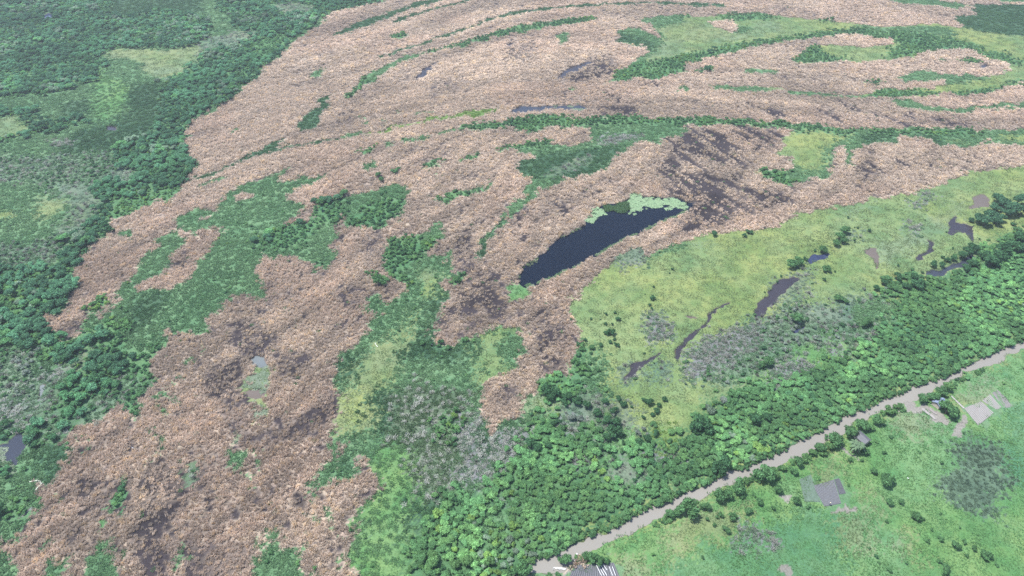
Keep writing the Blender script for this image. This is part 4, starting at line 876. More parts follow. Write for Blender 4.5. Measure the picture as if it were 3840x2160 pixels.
# ================================================================ trees and bushes, one by one
PAL = {'deep': (.07, .165, .078), 'mid': (.105, .225, .095), 'light': (.145, .285, .11), 'grey': (.17, .24, .165), 'blue': (.08, .18, .10), 'yellow': (.17, .29, .085), 'silver': (.24, .29, .24)}
ORD = 'nearest,second nearest,third nearest,fourth nearest,fifth nearest,sixth nearest,seventh nearest,eighth nearest,ninth nearest,tenth nearest,eleventh nearest,twelfth nearest,thirteenth nearest,fourteenth nearest,fifteenth nearest,sixteenth nearest,seventeenth nearest,eighteenth nearest,nineteenth nearest,twentieth nearest,twenty-first nearest,twenty-second nearest,twenty-third nearest,twenty-fourth nearest,twenty-fifth nearest'.split(',')
MARKS = {'brown teardrop pool': tg('21', 1440, 500), 'curved purplish pool': tg('21', 700, 780), 'blue meadow pool': tg('21', 1020, 500), 'slate wood-edge pool': tg('21', 2020, 580),
         'branching grey pool': tg('21', 2090, 270), 'hooked grey pool': tg('21', 1840, 450), 'palm hut': tg('22', 1350, 410), 'striped seedbeds': tg('22', 2260, 190), 'dark crop plot': tg('22', 1110, 830),
         'arrow shaped pool': tg('11', 2230, 1320), 'white canoe': tg('12', 1650, 1395), 'burnt field patch': tg('22', 2240, 700), 'long pond': tg('11', 2600, 300), 'dark meadow creek': tg('21', 120, 1040),
         'lower reed spur': tg('12', 1297, 258), 'yellow meadow foot': tg('12', 2450, 420), 'flooded brown patch': tg('21', 2240, 70), 'pink bare earth patch': tg('22', 800, 870), 'pale dead stems': tg('12', 1050, 600), 'teal field': tg('22', 700, 1400),
         'blue water sliver': tg('21', 880, 1030), 'lower left egret': tg('02', 1005, 490), 'lily ringed brown pool': tg('02', 1935, 75), 'bright green strip': tg('10', 800, 880), 'bluish left edge pool': tg('02', 100, 500), 'left reed tongue': tg('01', 440, 1100), 'pale clearing': tg('00', 1200, 480)}
TALL = []   # sheet, x, y, radius on the sheet, tone, kind
def TR(t, s, tone='deep', kind='tree'):
    for q in s.split():
        a = q.split(','); TALL.append((t, float(a[0]), float(a[1]), float(a[2]), tone, kind))
TR('22', '620,680,75 430,770,65 1160,420,62 1270,370,58 1360,310,55 1470,270,48 50,940,75 170,920,42 280,840,58 345,835,48 1810,110,42 1890,95,52 1960,50,45 2000,190,72 2035,205,52', 'mid')
TR('22', '720,795,38 1040,480,48 870,590,44 840,660,32 1560,740,56 1535,705,40 1440,660,30 580,890,30 500,960,36 380,1000,34 330,1095,34 860,880,34 1770,1000,42 1380,510,34 2065,1215,38 2290,1290,42 1980,1400,40 1560,890,34 1650,885,26', 'mid')
TR('22', '2000,20,40 1930,60,36 1560,200,40 1620,175,30 1500,290,32 1110,470,34 700,690,34 980,520,34 1060,520,30 920,560,34 480,730,30 760,640,28 1420,330,30', 'light')
TR('22', '290,990,24 950,925,20 1540,1035,18 1410,1235,15 1480,1345,14 150,1310,16 1525,515,20 1570,395,22 1960,590,22 1950,1165,28 2200,1240,26 1950,1340,26 1800,1010,26 190,1020,22 240,1060,20 450,850,22 540,840,18 260,1000,18 690,940,24 1270,570,24 1350,575,16 2130,1190,24 1850,1180,22', 'mid', 'bush')
TR('12', '1700,1325,46 1660,1330,34 1900,1310,44 1950,1340,40 1840,1300,36 2000,1330,30 2480,980,40 2540,960,44 1380,1395,60 1330,1420,44', 'mid')
TR('12', '950,1340,50 850,1360,46 690,1340,52 690,1290,44 1120,1340,40 520,1390,30', 'light')
TR('21', '2180,210,24 2290,215,62 2335,170,55 2375,215,48 2250,205,48 2400,200,40 2420,80,62 2500,120,70 2380,50,52 2540,60,58 2360,110,42 2560,150,50 2450,160,44', 'blue')
TR('21', '2180,420,46 2110,475,38 2150,450,42 2000,510,25 1900,540,34 1960,550,25 2330,520,70 2395,480,55 2300,470,38 2430,430,55 2500,400,55 2540,340,48 2050,500,28 1750,640,34 1690,710,38 1775,700,48 1620,640,38 1520,680,32 1460,720,28 2190,540,46 2140,570,38 2260,480,34 2560,430,50', 'deep')
TR('21', '1230,290,38 1185,335,42 1160,385,34 1220,370,34 830,540,46 880,520,38 1062,432,34 870,960,52 1180,800,36 1235,822,28 1085,580,32 1380,980,48 640,1280,46 600,1300,34 1210,1280,38', 'mid')
TR('21', '240,310,28 500,295,28 470,325,24 1245,190,14 1410,288,18 1000,440,14 925,500,22 1070,660,18 740,632,14 715,675,12 1080,850,12 930,825,12 710,965,12 1625,550,14 1340,340,10 1965,490,16 2040,420,12 1990,300,10 2240,350,12 1810,605,14 2500,240,22 1100,560,16 940,950,14 1300,375,10 620,755,10 1150,600,10 980,690,10 1320,268,12 1300,265,9 1700,5,9 1830,210,8', 'deep', 'bush')
TR('11', '2500,580,14 2475,610,9 2360,715,14 2350,795,26 2325,850,15 2345,878,15 2315,942,15 2000,920,18 2065,908,14 2085,955,22 1885,955,14 1995,990,18 2045,998,16 2040,1055,36 2000,1060,26 2060,1110,16 1735,960,14 1840,1115,22 2360,1290,8 2040,845,6 2285,1215,12 1955,960,8 2290,770,8 2030,1130,20 1960,1150,22 2075,1150,24', 'deep', 'bush')
TR('12', '1550,40,55 1620,60,46 1580,100,40 1700,90,44 1780,130,38 1680,140,34 1850,160,36 1930,210,40 1990,130,30 2090,110,28 2130,150,26 2060,200,36 2010,270,38 2070,290,44 2120,160,22 2330,140,34 2380,200,26 2290,120,26 2440,110,24 2400,160,22 2350,230,20 2280,250,20 2060,360,56 2370,370,30 2310,410,34 2250,430,36 2000,400,36 1960,480,28 2130,440,18 1640,290,30 1600,300,26 1420,440,44 1480,480,40 1560,470,30', 'deep')
TR('22', '140,300,72 200,330,52 90,330,40 550,270,52 640,250,40 330,590,60 270,640,56 990,190,26', 'deep')
TR('22', '210,200,38 190,170,24', 'grey'); TR('22', '310,120,34', 'silver')
TR('12', '1740,250,34 1800,260,26 2240,370,26 2280,340,20 2310,380,20 1670,300,24 2050,230,20', 'silver')
TR('10', '400,1290,28 430,1275,22 280,1315,24 60,715,26 300,1355,24', 'mid'); TR('11', '445,185,14 270,660,40 310,680,34 880,660,30', 'mid')
TR('20', '190,515,28 210,380,26 240,360,24', 'blue')
TALL2 = []
for (t_, px, py, r_, tone, kind) in TALL:
    u, v = plot(t_, [(px, py)])[0]; gx, gy = to_ground(u, v, 0); d = depth_of(gx, gy); R = r_ / 3.0 * d / FPX
    gx, gy = to_ground(u, v, R * .75); TALL2.append([float(gx), float(gy), R * 1.05, tone, kind])
# woodland fill
def fill(step, codes, dens, r0, r1, keepout=1.0):
    x, y, cv, w, fg = field(step, .25, (160, 140)); k = is_(cv, codes) & (w < .08) & (rng.uniform(0, 1, len(x)) < dens); x, y = x[k], y[k]
    cl = fbm(x, y, 30, 71, 2); r = r0 + (r1 - r0) * np.clip(rng.beta(2, 2.6, len(x)) * .7 + sstep(.3, .7, cl) * .3, 0, 1)
    ex = np.array([(a, b, c) for a, b, c, _, _ in TALL2]); ok = np.ones(len(x), bool)
    for a, b, c in ex: ok &= (x - a) ** 2 + (y - b) ** 2 > ((c * .55 + r * .35) * keepout) ** 2
    return x[ok], y[ok], r[ok]
def survey_zone(x, y):
    u, v = to_survey(x, y); return np.where(u < 1000 - .3 * v, 0, np.where(v < 520, 1, 2))    # left wood, far strips, canal wood
fx, fy, fr = fill(3.7, 'F', .92, 1.4, 3.8); zf = survey_zone(fx, fy); q = (zf != 2) | (rng.uniform(0, 1, len(fx)) < .16); fx, fy, fr = fx[q], fy[q], np.where(zf == 2, fr * .8, fr)[q]
gx, gy, gr = fill(2.75, 'F', .93, 1.0, 2.5); q = survey_zone(gx, gy) == 2; fx, fy, fr = np.concatenate([fx, gx[q]]), np.concatenate([fy, gy[q]]), np.concatenate([fr, gr[q]]); zf = survey_zone(fx, fy)
n = len(fx); tone = rng.uniform(0, 1, n); drift = fbm(fx, fy, 34, 73, 3)
names = np.array(['deep', 'mid', 'light', 'grey', 'blue', 'yellow', 'silver'])
score = drift * .75 + tone * .35
pick = np.where(zf == 0, np.select([score < .42, score < .58, score < .72, score < .80], [0, 4, 4, 1], 3), np.select([score < .36, score < .68, score < .84, score < .88], [0, 1, 2, 5], 3))
ft = np.array([PAL[names[i]] for i in pick]) * rng.uniform(.85, 1.18, (n, 1)) * np.where(zf == 0, 1.62, 1.38)[:, None] * (.78 + .5 * sstep(.3, .7, fbm(fx, fy, 16, 77, 2)))[:, None]
bx, by, br = fill(2.35, 'B', .92, .95, 2.1); zb = survey_zone(bx, by)
sx, sy, sr = fill(2.9, 'S', .55, .7, 1.9); gx_, gy_, gr_ = fill(5.5, 'GV', .22, .6, 1.5)
hx, hy, hr = fill(6.5, 'H', .16, .5, 1.3); ux, uy, ur = fill(2.3, 'F', .75, .9, 1.7)
bx, by, br = [np.concatenate(q) for q in ((bx, sx, gx_, hx, ux), (by, sy, gy_, hy, uy), (br, sr, gr_, hr, ur))]; zb = survey_zone(bx, by)
n = len(bx); sc = fbm(bx, by, 22, 75, 3) * .7 + rng.uniform(0, 1, n) * .4
cvb = cover_at(bx, by)
pb = np.select([sc < .40, sc < .62, sc < .8], [0, 1, 2], 5); pb = np.where(is_(cvb, 'S') & (sc > .58), np.where(sc > .68, 6, 3), pb)
bt = np.array([PAL[names[i]] for i in pb]) * rng.uniform(.85, 1.2, (n, 1)) * np.where(zb == 0, 1.25, 1.1)[:, None]

def make_tree(i, xx, yy, R, tint, kind, label, group, hs=1.0):
    cat = kind
    nm = {'tree': 'marsh_tree', 'bush': 'marsh_bush'}[kind]
    root = empty(nm, (xx, yy, 0), (i * 2.399) % 6.283); root.scale = (R, R, R * hs)
    tag(root, label, cat, group)
    if kind == 'tree': parts = (('trunk', TRUNKS[i % 3]), ('crown', CROWNS[i % 6]))
    else: parts = (('stem', STEMS[i % 2]), ('foliage', SHRUBS[i % 5]))
    for pn, me in parts:
        o = link(bpy.data.objects.new(pn, me), root); o['tint'] = [float(q) for q in tint]
    return root
rank = {}
order = sorted(range(len(TALL2)), key=lambda i: min((TALL2[i][0] - m[0]) ** 2 + (TALL2[i][1] - m[1]) ** 2 for m in MARKS.values()))
ADJ = {'deep': 'dark green', 'mid': 'green', 'light': 'light green', 'grey': 'grey green', 'blue': 'bluish green', 'silver': 'silvery', 'yellow': 'yellow green'}
for i in order:
    xx, yy, R, tone_, kind = TALL2[i]
    mk = min(MARKS, key=lambda q: (MARKS[q][0] - xx) ** 2 + (MARKS[q][1] - yy) ** 2)
    r_ = rank.get((mk, kind, tone_), 0); rank[(mk, kind, tone_)] = r_ + 1
    od = ORD[min(r_, len(ORD) - 1)]
    make_tree(i, xx, yy, R, np.array(PAL[tone_]) * rng.uniform(.88, 1.15), kind, '%s %s, %s such to the %s' % (ADJ[tone_], 'rounded tree' if kind == 'tree' else 'low bush', od, mk), 'scattered trees and groves' if kind == 'tree' else 'scattered bushes', rng.uniform(.85, 1.1))
n_tree = sum(q[4] == 'tree' for q in TALL2); n_bush = len(TALL2) - n_tree
def in_frame(x, y):
    u, v = to_survey(x, y); return (u > 5) & (u < SW - 5) & (v > 5) & (v < SH - 5)
big = np.argsort(-np.where(in_frame(fx, fy), fr / depth_of(fx, fy), 0))[:max(0, 298 - n_tree)]
def near_mark(x, y): return min(MARKS, key=lambda q: (MARKS[q][0] - x) ** 2 + (MARKS[q][1] - y) ** 2)
def SZ(r, q): return ('small', 'mid-sized', 'large', 'very broad')[int(np.searchsorted(q, r))]
ADJ2 = dict(enumerate(ADJ[q] for q in names))
ZL = ('crown in the dense left woodland beside the dry reeds', 'crown in the far tree strips', 'crown in the dense wood along the far canal bank')
for q, i in enumerate(big):
    make_tree(q + 500, fx[i], fy[i], fr[i], ft[i], 'tree', '%s %s crown in the %s, near the %s' % (SZ(fr[i], (2.0, 2.6, 3.1)), ADJ2[pick[i]], ('left woodland', 'far strips', 'canal wood')[zf[i]], near_mark(fx[i], fy[i])), 'trees of the ' + ('left woodland', 'far strips', 'canal wood')[zf[i]], .75 if zf[i] == 2 else 1.0)
rest = np.ones(len(fx), bool); rest[big] = False
for zi, lab in enumerate(('dense bluish green woodland filling the left edge', 'distant trees lining the far marsh strips', 'dense green wood along the far bank of the canal')):
    k = rest & (zf == zi); r = fr[k]; scatter('woodland', 'crown', fx[k], fy[k], 0, np.stack([r, r, r * rng.uniform(.8, 1.15, k.sum()) * (.7 if zi == 2 else 1)], 1), ft[k], lab)
bigb = np.argsort(-np.where(in_frame(bx, by) & (br > 1.2), br / depth_of(bx, by), 0))[:max(0, 260 - n_bush)]
ZB = ('bush in the thickets of the left marsh', 'bush in the far green strips', 'bush in the thickets near the canal')
for q, i in enumerate(bigb):
    make_tree(q + 900, bx[i], by[i], br[i], bt[i], 'bush', '%s %s thicket bush in the %s, near the %s' % (SZ(br[i], (1.45, 1.62, 1.8)), ADJ2[pb[i]], ('left marsh', 'far strips', 'canal side scrub')[zb[i]], near_mark(bx[i], by[i])), 'thicket bushes, ' + ('left', 'far', 'canal side')[zb[i]])
rest = np.ones(len(bx), bool); rest[bigb] = False
for zi, lab in enumerate(('green bush thickets of the left marsh', 'green bush thickets lining the far strips', 'green bush thickets near the meadow and canal')):
    k = rest & (zb == zi); r = br[k]; scatter('thicket', 'shrub', bx[k], by[k], 0, np.stack([r, r, r * rng.uniform(.75, 1.15, k.sum())], 1), bt[k], lab)
# bare grey shrubs
x, y, cv, w, fg = field(3.1, .4); k = (w < .1) & ((is_(cv, 'S') & (rng.uniform(0, 1, len(x)) < .16)) | (is_(cv, 'K') & (rng.uniform(0, 1, len(x)) < .16)) | (is_(cv, 'V') & (rng.uniform(0, 1, len(x)) < .16)))
x, y = x[k], y[k]; r = rng.uniform(.8, 1.9, len(x)); scatter('bare_shrubs', 'twig', x, y, 0, np.stack([r, r, r * .9], 1), tints(len(x), (.23, .245, .205), (.34, .345, .305)), 'bare grey twiggy shrubs scattered through the scrub')

# ---- water lilies and the green fringe of the pond
LILY = [z8('900,475 950,440 1000,370 1060,270 1130,235 1190,300 1260,330 1340,360 1330,375 1200,345 1100,370 1030,430 960,475'),
        z8('1460,300 1490,240 1480,130 1530,75 1620,110 1700,140 1850,140 2020,120 2100,160 2200,220 2190,250 2050,245 1900,240 1800,260 1700,240 1590,270 1540,310 1480,310')]
LILY2 = [plot('10', P('1560,795 1640,788 1660,800 1580,810')), plot('10', P('1700,795 1800,793 1868,818 1800,836 1730,826')), plot('02', P('1840,-10 1980,-20 2030,10 2050,70 2000,60 1940,20 1860,40 1900,110 2000,110 1990,150 2000,220 1950,290 1910,290 1920,150 1890,110 1840,50')),
         plot('01', P('1900,1330 2030,1320 2040,1420 1990,1449 1860,1449 1880,1380')), z8('200,1180 340,1185 330,1230 240,1255'), plot('02', P('-60,560 0,500 40,480 30,560 90,610 110,680 80,720 40,640 -60,680'))]
def lily_bed(polys, lab, a, b, dens, z=WATER_Z + .06):
    m = np.zeros((SH, SW)); [scan_fill(m, p, 1.0) for p in polys]
    allp = np.concatenate([np.array(p) for p in polys]); g = np.array(to_ground(*allp.T)).T; lo, hi = g.min(0) - 3, g.max(0) + 3
    xs, ys = np.meshgrid(np.arange(lo[0], hi[0], .95), np.arange(lo[1], hi[1], .95)); x = xs.ravel() + rng.uniform(-.5, .5, xs.size); y = ys.ravel() + rng.uniform(-.5, .5, xs.size)
    soft = blur(m, 6); u, v = to_survey(x, y); q = sample(soft, u, v) + (noise(x, y, 5.5, 81) - .5) * .85 + (noise(x, y, 1.9, 82) - .5) * .7
    k = (q > .52) & (sample(soft, u, v) > .16) & (noise(x, y, 2.2, 83) > 1 - dens); x, y = x[k], y[k]
    s = rng.uniform(.8, 1.25, len(x)); zz = np.where(water_at(x, y) > .5, z, .05)
    scatter('water_lilies', 'lily', x, y, zz, s, tints(len(x), a, b), lab)
lily_bed(LILY, 'pale green lily pads floating along the north shore of the pond', (.26, .40, .23), (.34, .47, .28), .78)
lily_bed(LILY2, 'pale grey green water plants on the smaller pools', (.18, .25, .17), (.26, .31, .23), .7)
def fringe(line, lab, wid, a, b, step=1.0):
    g = np.array(to_ground(*np.array(line).T)).T; X = []
    for p, q in zip(g, g[1:]):
        n = max(2, int(np.linalg.norm(q - p) / step)); X.append(p[None] + (q - p)[None] * np.linspace(0, 1, n, endpoint=False)[:, None])
    X = np.concatenate(X); X = np.concatenate([X + rng.normal(0, wid, X.shape) for _ in range(2)]); k = noise(X[:, 0], X[:, 1], 6, 85) > .38; X = X[k]
    r = rng.uniform(.55, 1.0, len(X)); scatter('pond_fringe', 'sedge', X[:, 0], X[:, 1], -.4, np.stack([r * .8, r * .8, r], 1), tints(len(X), a, b), lab)
def shift(s, dy): return [(a, b + dy * .20833) for a, b in z8(s)]
fringe(shift('2240,270 2130,325 2060,365 1970,395 1850,445 1750,495 1600,565 1430,645 1280,725 1150,805 1030,865 950,925 800,995 700,1035 600,1085 450,1145 350,1185 240,1205', -13), 'green plants fringing the south shore of the pond', .55, (.12, .25, .10), (.34, .42, .28), .7)
fringe(shift('100,1115 160,1055 180,1005 260,925 330,885 420,815 500,755 560,675 640,615 760,555 830,505 900,475', 14), 'sparse green plants at the north west shore of the pond', .8, (.13, .22, .10), (.36, .40, .27), 1.6)
def bank_fringe(line, lab, dens, off):
    g = np.array([tg('21', *q) for q in P(line)]); X = []
    for p, q in zip(g, g[1:]):
        L = np.linalg.norm(q - p); n = max(2, int(L / .8)); nn = np.array([-(q - p)[1], (q - p)[0]]) / max(L, 1e-6) * off; X.append(p[None] + nn + (q - p)[None] * np.linspace(0, 1, n, endpoint=False)[:, None])
    X = np.concatenate(X); X = X + rng.normal(0, .7, X.shape); X = X[noise(X[:, 0], X[:, 1], 7, 87) > 1 - dens]
    r = rng.uniform(.6, 1.7, len(X)); scatter('bank_fringe', 'shrub', X[:, 0], X[:, 1], -.3, np.stack([r, r, r * .8], 1), tints(len(X), PAL['deep'], PAL['light']), lab)
bank_fringe(CANAL_FAR, 'leafy scrub overhanging the far bank of the canal', .8, -.6)
bank_fringe(CANAL_NEAR, 'broken scrub along the near bank of the canal', .45, -1.7)
g = LILY; k_ = z8('1150,215 1300,220 1450,165 1475,290 1380,330 1290,310 1200,260')
m = np.zeros((SH, SW)); scan_fill(m, k_, 1.0); gp = np.array(to_ground(*np.array(k_).T)).T; xs, ys = np.meshgrid(np.arange(gp[:, 0].min() - 5, gp[:, 0].max() + 5, 1.0), np.arange(gp[:, 1].min() - 5, gp[:, 1].max() + 5, 1.0))
x = xs.ravel() + rng.uniform(-.5, .5, xs.size); y = ys.ravel() + rng.uniform(-.5, .5, xs.size); u, v = to_survey(x, y); k = sample(blur(m, 5), u, v) + (noise(x, y, 4, 84) - .5) * .8 > .5; x, y = x[k], y[k]
r = rng.uniform(.8, 1.1, len(x)); scatter('green_reeds', 'sedge', x, y, -.45, r, tints(len(x), (.07, .14, .065), (.12, .21, .10)), 'dark green reeds standing in the pond between two lily beds')
# ================================================================ things people made
def zz(ox, oy, sc, pts, z=0.0):
    """reading from an enlarged survey sheet: source origin and enlargement"""
    return [tuple(float(q) for q in to_ground((ox + a / sc) * SW / 3840.0, (oy + b_ / sc) * SW / 3840.0, z)) for a, b_ in P(pts)]
WHITE, TIN, TIN2, PLANK = plain_mat('white_paint', (.74, .75, .76), .45, .08), plain_mat('tin_roof', (.115, .12, .13), .7, .15, 2.0, .5, 0, .2), plain_mat('blue_tin', (.21, .26, .36), .45, .15, 2.0, .5, 0, .2), plain_mat('weathered_plank', (.52, .49, .45), .85)
MUDWALL, SOIL, BED, BEDPALE, GRIT = plain_mat('mud_wall', (.42, .36, .30), .9), plain_mat('tilled_soil', (.085,.09,.10), .95, .18, 1.2, .1, .4), plain_mat('raised_bed', (.20, .205, .215), .95, .15, 2.5, .1, .3), plain_mat('mulched_bed', (.25, .24, .23), .95, .12, 2.5, .1, .3), plain_mat('pale_grit', (.18, .175, .17), .95, .15, 1.5, .1, .4)
GREENISH = plain_mat('weedy_soil', (.10, .145, .11), .95, .18, 1.0, .1, .4)
def quad_plot(name, label, quad, rows, soil, bed, span=(0.0, 1.0), width=.62, every=1, z=.05):
    """quad a b c d on the ground: rows run from edge a-b to edge d-c"""
    a, b_, c, d = [np.array(q) for q in quad]; root = empty(name, (*((a + b_ + c + d) / 4), 0)); tag(root, label, 'field plot'); o0 = (a + b_ + c + d) / 4
    n = 10; V = [(*((a * (1 - s) + b_ * s) * (1 - t) + (d * (1 - s) + c * s) * t - o0), z + .04 * math.sin(7 * s + 5 * t)) for t in np.linspace(0, 1, n) for s in np.linspace(0, 1, n)]
    F = [(j * n + i, j * n + i + 1, (j + 1) * n + i + 1, (j + 1) * n + i) for j in range(n - 1) for i in range(n - 1)]
    obj('soil', mesh_np('soil', V, F, soil), root)
    for r in range(0, rows, every):
        s0, s1 = [span[0] + (span[1] - span[0]) * (r + .5 + e * width) / rows for e in (-.5, .5)]; bm = bmesh.new(); rg = []
        for t in np.linspace(.02, .98, 8):
            h = .16 + .05 * math.sin(9 * t + r); p0, p1 = [(a * (1 - s) + b_ * s) * (1 - t) + (d * (1 - s) + c * s) * t - o0 for s in (s0, s1)]
            rg.append([bm.verts.new((*p0, z)), bm.verts.new((*(p0 * .75 + p1 * .25), z + h)), bm.verts.new((*(p0 * .25 + p1 * .75), z + h)), bm.verts.new((*p1, z))])
        for A_, B_ in zip(rg, rg[1:]):
            for k in range(3): bm.faces.new((A_[k], A_[k + 1], B_[k + 1], B_[k]))
        bmesh.ops.recalc_face_normals(bm, faces=bm.faces[:]); bm_obj('bed', bm, bed, root)
    return root
S3 = (3340, 1440, 5.152); S4 = (2920, 1740, 7.244); S2 = (2000, 2040, 8.05)
quad_plot('seedbed_plot', 'larger pale plot of striped seedbeds near the right edge', zz(*S3, '1415,470 1740,330 2000,560 1690,800'), 12, GRIT, BEDPALE)
quad_plot('seedbed_plot', 'smaller pale plot of striped seedbeds beside the bare grey plot', zz(*S3, '1760,318 1915,195 2150,455 2045,500'), 6, GRIT, BEDPALE)
quad_plot('bare_plot', 'bare grey tilled plot at the end of the pale seedbeds', zz(*S3, '1960,170 2060,110 2420,445 2170,465'), 4, GRIT, GRIT, (.1, .9), .3)
quad_plot('crop_plot', 'dark grey crop plot with thin pale rows', zz(*S4, '930,590 1500,425 1700,1075 1240,1160'), 16, SOIL, BED, (0, 1), .3)
quad_plot('crop_plot', 'narrow dark slate plot joined to the thin rowed plot', zz(*S4, '1510,420 1640,385 1830,800 1640,830'), 5, SOIL, SOIL, (0, 1), .5)
quad_plot('crop_plot', 'weedy green plot left of the dark crop plot', zz(*S4, '560,420 870,280 1140,1040 700,1020'), 6, GREENISH, GREENISH, (0, 1), .3)
quad_plot('crop_plot', 'grey plot with white striped rows beside the canoe', [tg('12', *q) for q in ((1760, 1368), (2055, 1348), (2120, 1500), (1700, 1500))], 22, SOIL, BED, (0, 1), .3)
WROW = [(1900, 650, 2060, 966), (1965, 650, 2140, 966), (2035, 645, 2220, 966), (2110, 640, 2225, 800), (2290, 690, 2390, 966), (2380, 690, 2480, 966)]
for (a, b_, c, d), od in zip(WROW, 'first second third fourth fifth sixth'.split()):
    p = zz(*S2, '%f,%f %f,%f' % (a, b_, c, d)); bm = bmesh.new(); tube(bm, [(p[0][0], p[0][1], .28), (p[1][0], p[1][1], .28)], .09, 5)
    o = bm_obj('irrigation_pipe', bm, WHITE); tag(o, '%s thin white pipe from the canoe in the striped plot beside it' % od, 'pipe', 'white pipes in the canoe plot')
p = zz(*S3, '1155,235 1180,230 1425,465 1400,480'); tag(flat_poly('footpath', p, .2, plain_mat('concrete', (.30, .29, .28), .9), 0, 0), 'straight pale footpath leading to the seedbeds', kind='structure')
p = zz(*S3, '590,480 640,470 720,550 800,600 850,650 870,690 840,690 780,630 700,580 620,520'); tag(flat_poly('sand_bank', p, .2, plain_mat('sand', (.27, .255, .245), .95, .12, 2), 0, 1), 'crumbling pale sandy bank beside the riverside trees', kind='structure')
p = zz(*S3, '720,480 740,470 860,550 900,590 880,600 800,550'); tag(flat_poly('sand_bank', p, .19, plain_mat('sand_wet', (.23, .21, .20), .95, .12, 2), 0, 1), 'thin pale sandy ledge below the riverside trees', kind='structure')

def hut(label, loc, rz, L, W, H, roofmat):
    root = empty('hut', (*loc, 0), rz); tag(root, label, 'hut')
    bm = bmesh.new(); box(bm, (0, 0, H / 2), (L, W, H)); wall = bm_obj('wall', bm, MUDWALL, root)
    bm = bmesh.new(); box(bm, (L * .1, -W / 2 - .03, .95), (.9, .08, 1.9)); d = bm_obj('door', bm, PLANK, root); bm = bmesh.new(); box(bm, (L * .1 + .3, -W / 2 - .1, .95), (.06, .06, .2)); bm_obj('handle', bm, TIN, d)
    bm = bmesh.new(); box(bm, (-L * .28, -W / 2 - .03, 1.4), (.7, .07, .6)); bm_obj('window', bm, plain_mat('shutter', (.12, .15, .2), .6), root)
    for s in (-1, 1):                                   # corrugated slopes
        bm = bmesh.new(); n = 24; V = []
        for i in range(n + 1):
            xx = -L / 2 - .4 + (L + .8) * i / n; c = .035 * math.cos(i * math.pi)
            V.append((bm.verts.new((xx, s * .0, H + W * .30 + c)), bm.verts.new((xx, s * (W / 2 + .45), H - .18 + c)), bm.verts.new((xx, s * (W / 2 + .45), H - .22 + c)), bm.verts.new((xx, 0, H + W * .30 - .04 + c))))
        for A_, B_ in zip(V, V[1:]):
            bm.faces.new((A_[0], A_[1], B_[1], B_[0])); bm.faces.new((A_[2], A_[3], B_[3], B_[2])); bm.faces.new((A_[1], A_[2], B_[2], B_[1]))
        bmesh.ops.recalc_face_normals(bm, faces=bm.faces[:]); r = bm_obj('roof', bm, roofmat, root)
        if s == 1: bm = bmesh.new(); box(bm, (0, 0, H + W * .30 + .06), (L + .8, .25, .05)); bm_obj('ridge_cap', bm, roofmat, r)
    return root
c = zz(3080, 1560, 8.05, '1240,650', 2.0)[0]; hut('small hut with pale tin gable roof among palms by the canal', c, math.radians(118), 5.2, 3.6, 2.2, TIN)
c = zz(*S3, '945,350', 2.0)[0]; hut('small hut with bluish tin roof tucked behind riverside trees', c, math.radians(30), 4.6, 3.4, 2.1, TIN2)

def canoe(name, label, p0, p1, width, mat, z):
    a, b_ = Vector((*p0, 0)), Vector((*p1, 0)); L = (b_ - a).length; root = empty(name, (*((a + b_) / 2).xy, z), math.atan2((b_ - a).y, (b_ - a).x)); tag(root, label, 'canoe')
    bm = bmesh.new(); n, rings = 15, []
    for i in range(n):
        s = -1 + 2 * i / (n - 1); w = width / 2 * max(.06, (1 - abs(s) ** 2.6)); sh = .10 * s ** 4; q = []
        for (yy, zz_) in ((-1, .42), (-.85, .14), (-.4, 0), (.4, 0), (.85, .14), (1, .42), (.86, .42), (.7, .18), (.35, .07), (-.35, .07), (-.7, .18), (-.86, .42)):
            q.append(bm.verts.new((s * L / 2, yy * w, zz_ + sh)))
        rings.append(q)
    for A_, B_ in zip(rings, rings[1:]):
        for k in range(12): bm.faces.new((A_[k], A_[(k + 1) % 12], B_[(k + 1) % 12], B_[k]))
    bm.faces.new(rings[0]); bm.faces.new(rings[-1][::-1]); bmesh.ops.recalc_face_normals(bm, faces=bm.faces[:]); bm_obj('hull', bm, mat, root, True)
    for s in (-.5, 0, .5): bm = bmesh.new(); box(bm, (s * L / 2, 0, .36), (.22, width * .8, .03)); bm_obj('thwart', bm, mat, root)
    return root
p = zz(*S2, '600,705 1000,755'); canoe('canoe', 'long white canoe moored at the near canal bank', p[0], p[1], .75, WHITE, WATER_Z - .08)
p = zz(*S2, '1315,285 1250,520'); root = empty('gangplank', (*((np.array(p[0]) + np.array(p[1])) / 2), .0), math.atan2(p[1][1] - p[0][1], p[1][0] - p[0][0])); tag(root, 'narrow pale gangplank beside the round islet bush', 'plank'); L = math.dist(*p)
for k in (-1, 0, 1):
    bm = bmesh.new(); box(bm, (0, k * .16, .22), (L * (1 - .03 * abs(k)), .145, .06)); bm_obj('board', bm, WHITE, root)
for s in (-1, 1): bm = bmesh.new(); tube(bm, [(s * L * .42, 0, -.9), (s * L * .42, 0, .2)], .06); bm_obj('post', bm, PLANK, root)
for q, lb in (('595,780', 'short white mooring stake below the canoe bow'), ('763,785', 'short white mooring stake below the middle of the canoe'), ('1050,800', 'pale stump beside the stern of the canoe')):
    c = zz(*S2, q)[0]; bm = bmesh.new(); tube(bm, [(0, 0, -.6), (.03, 0, .5), (.05, .02, .95)], [.07, .07, .05]); o = bm_obj('mooring_stake', bm, WHITE); o.location = (*c, 0); tag(o, lb, 'stake', 'stakes by the canoe')

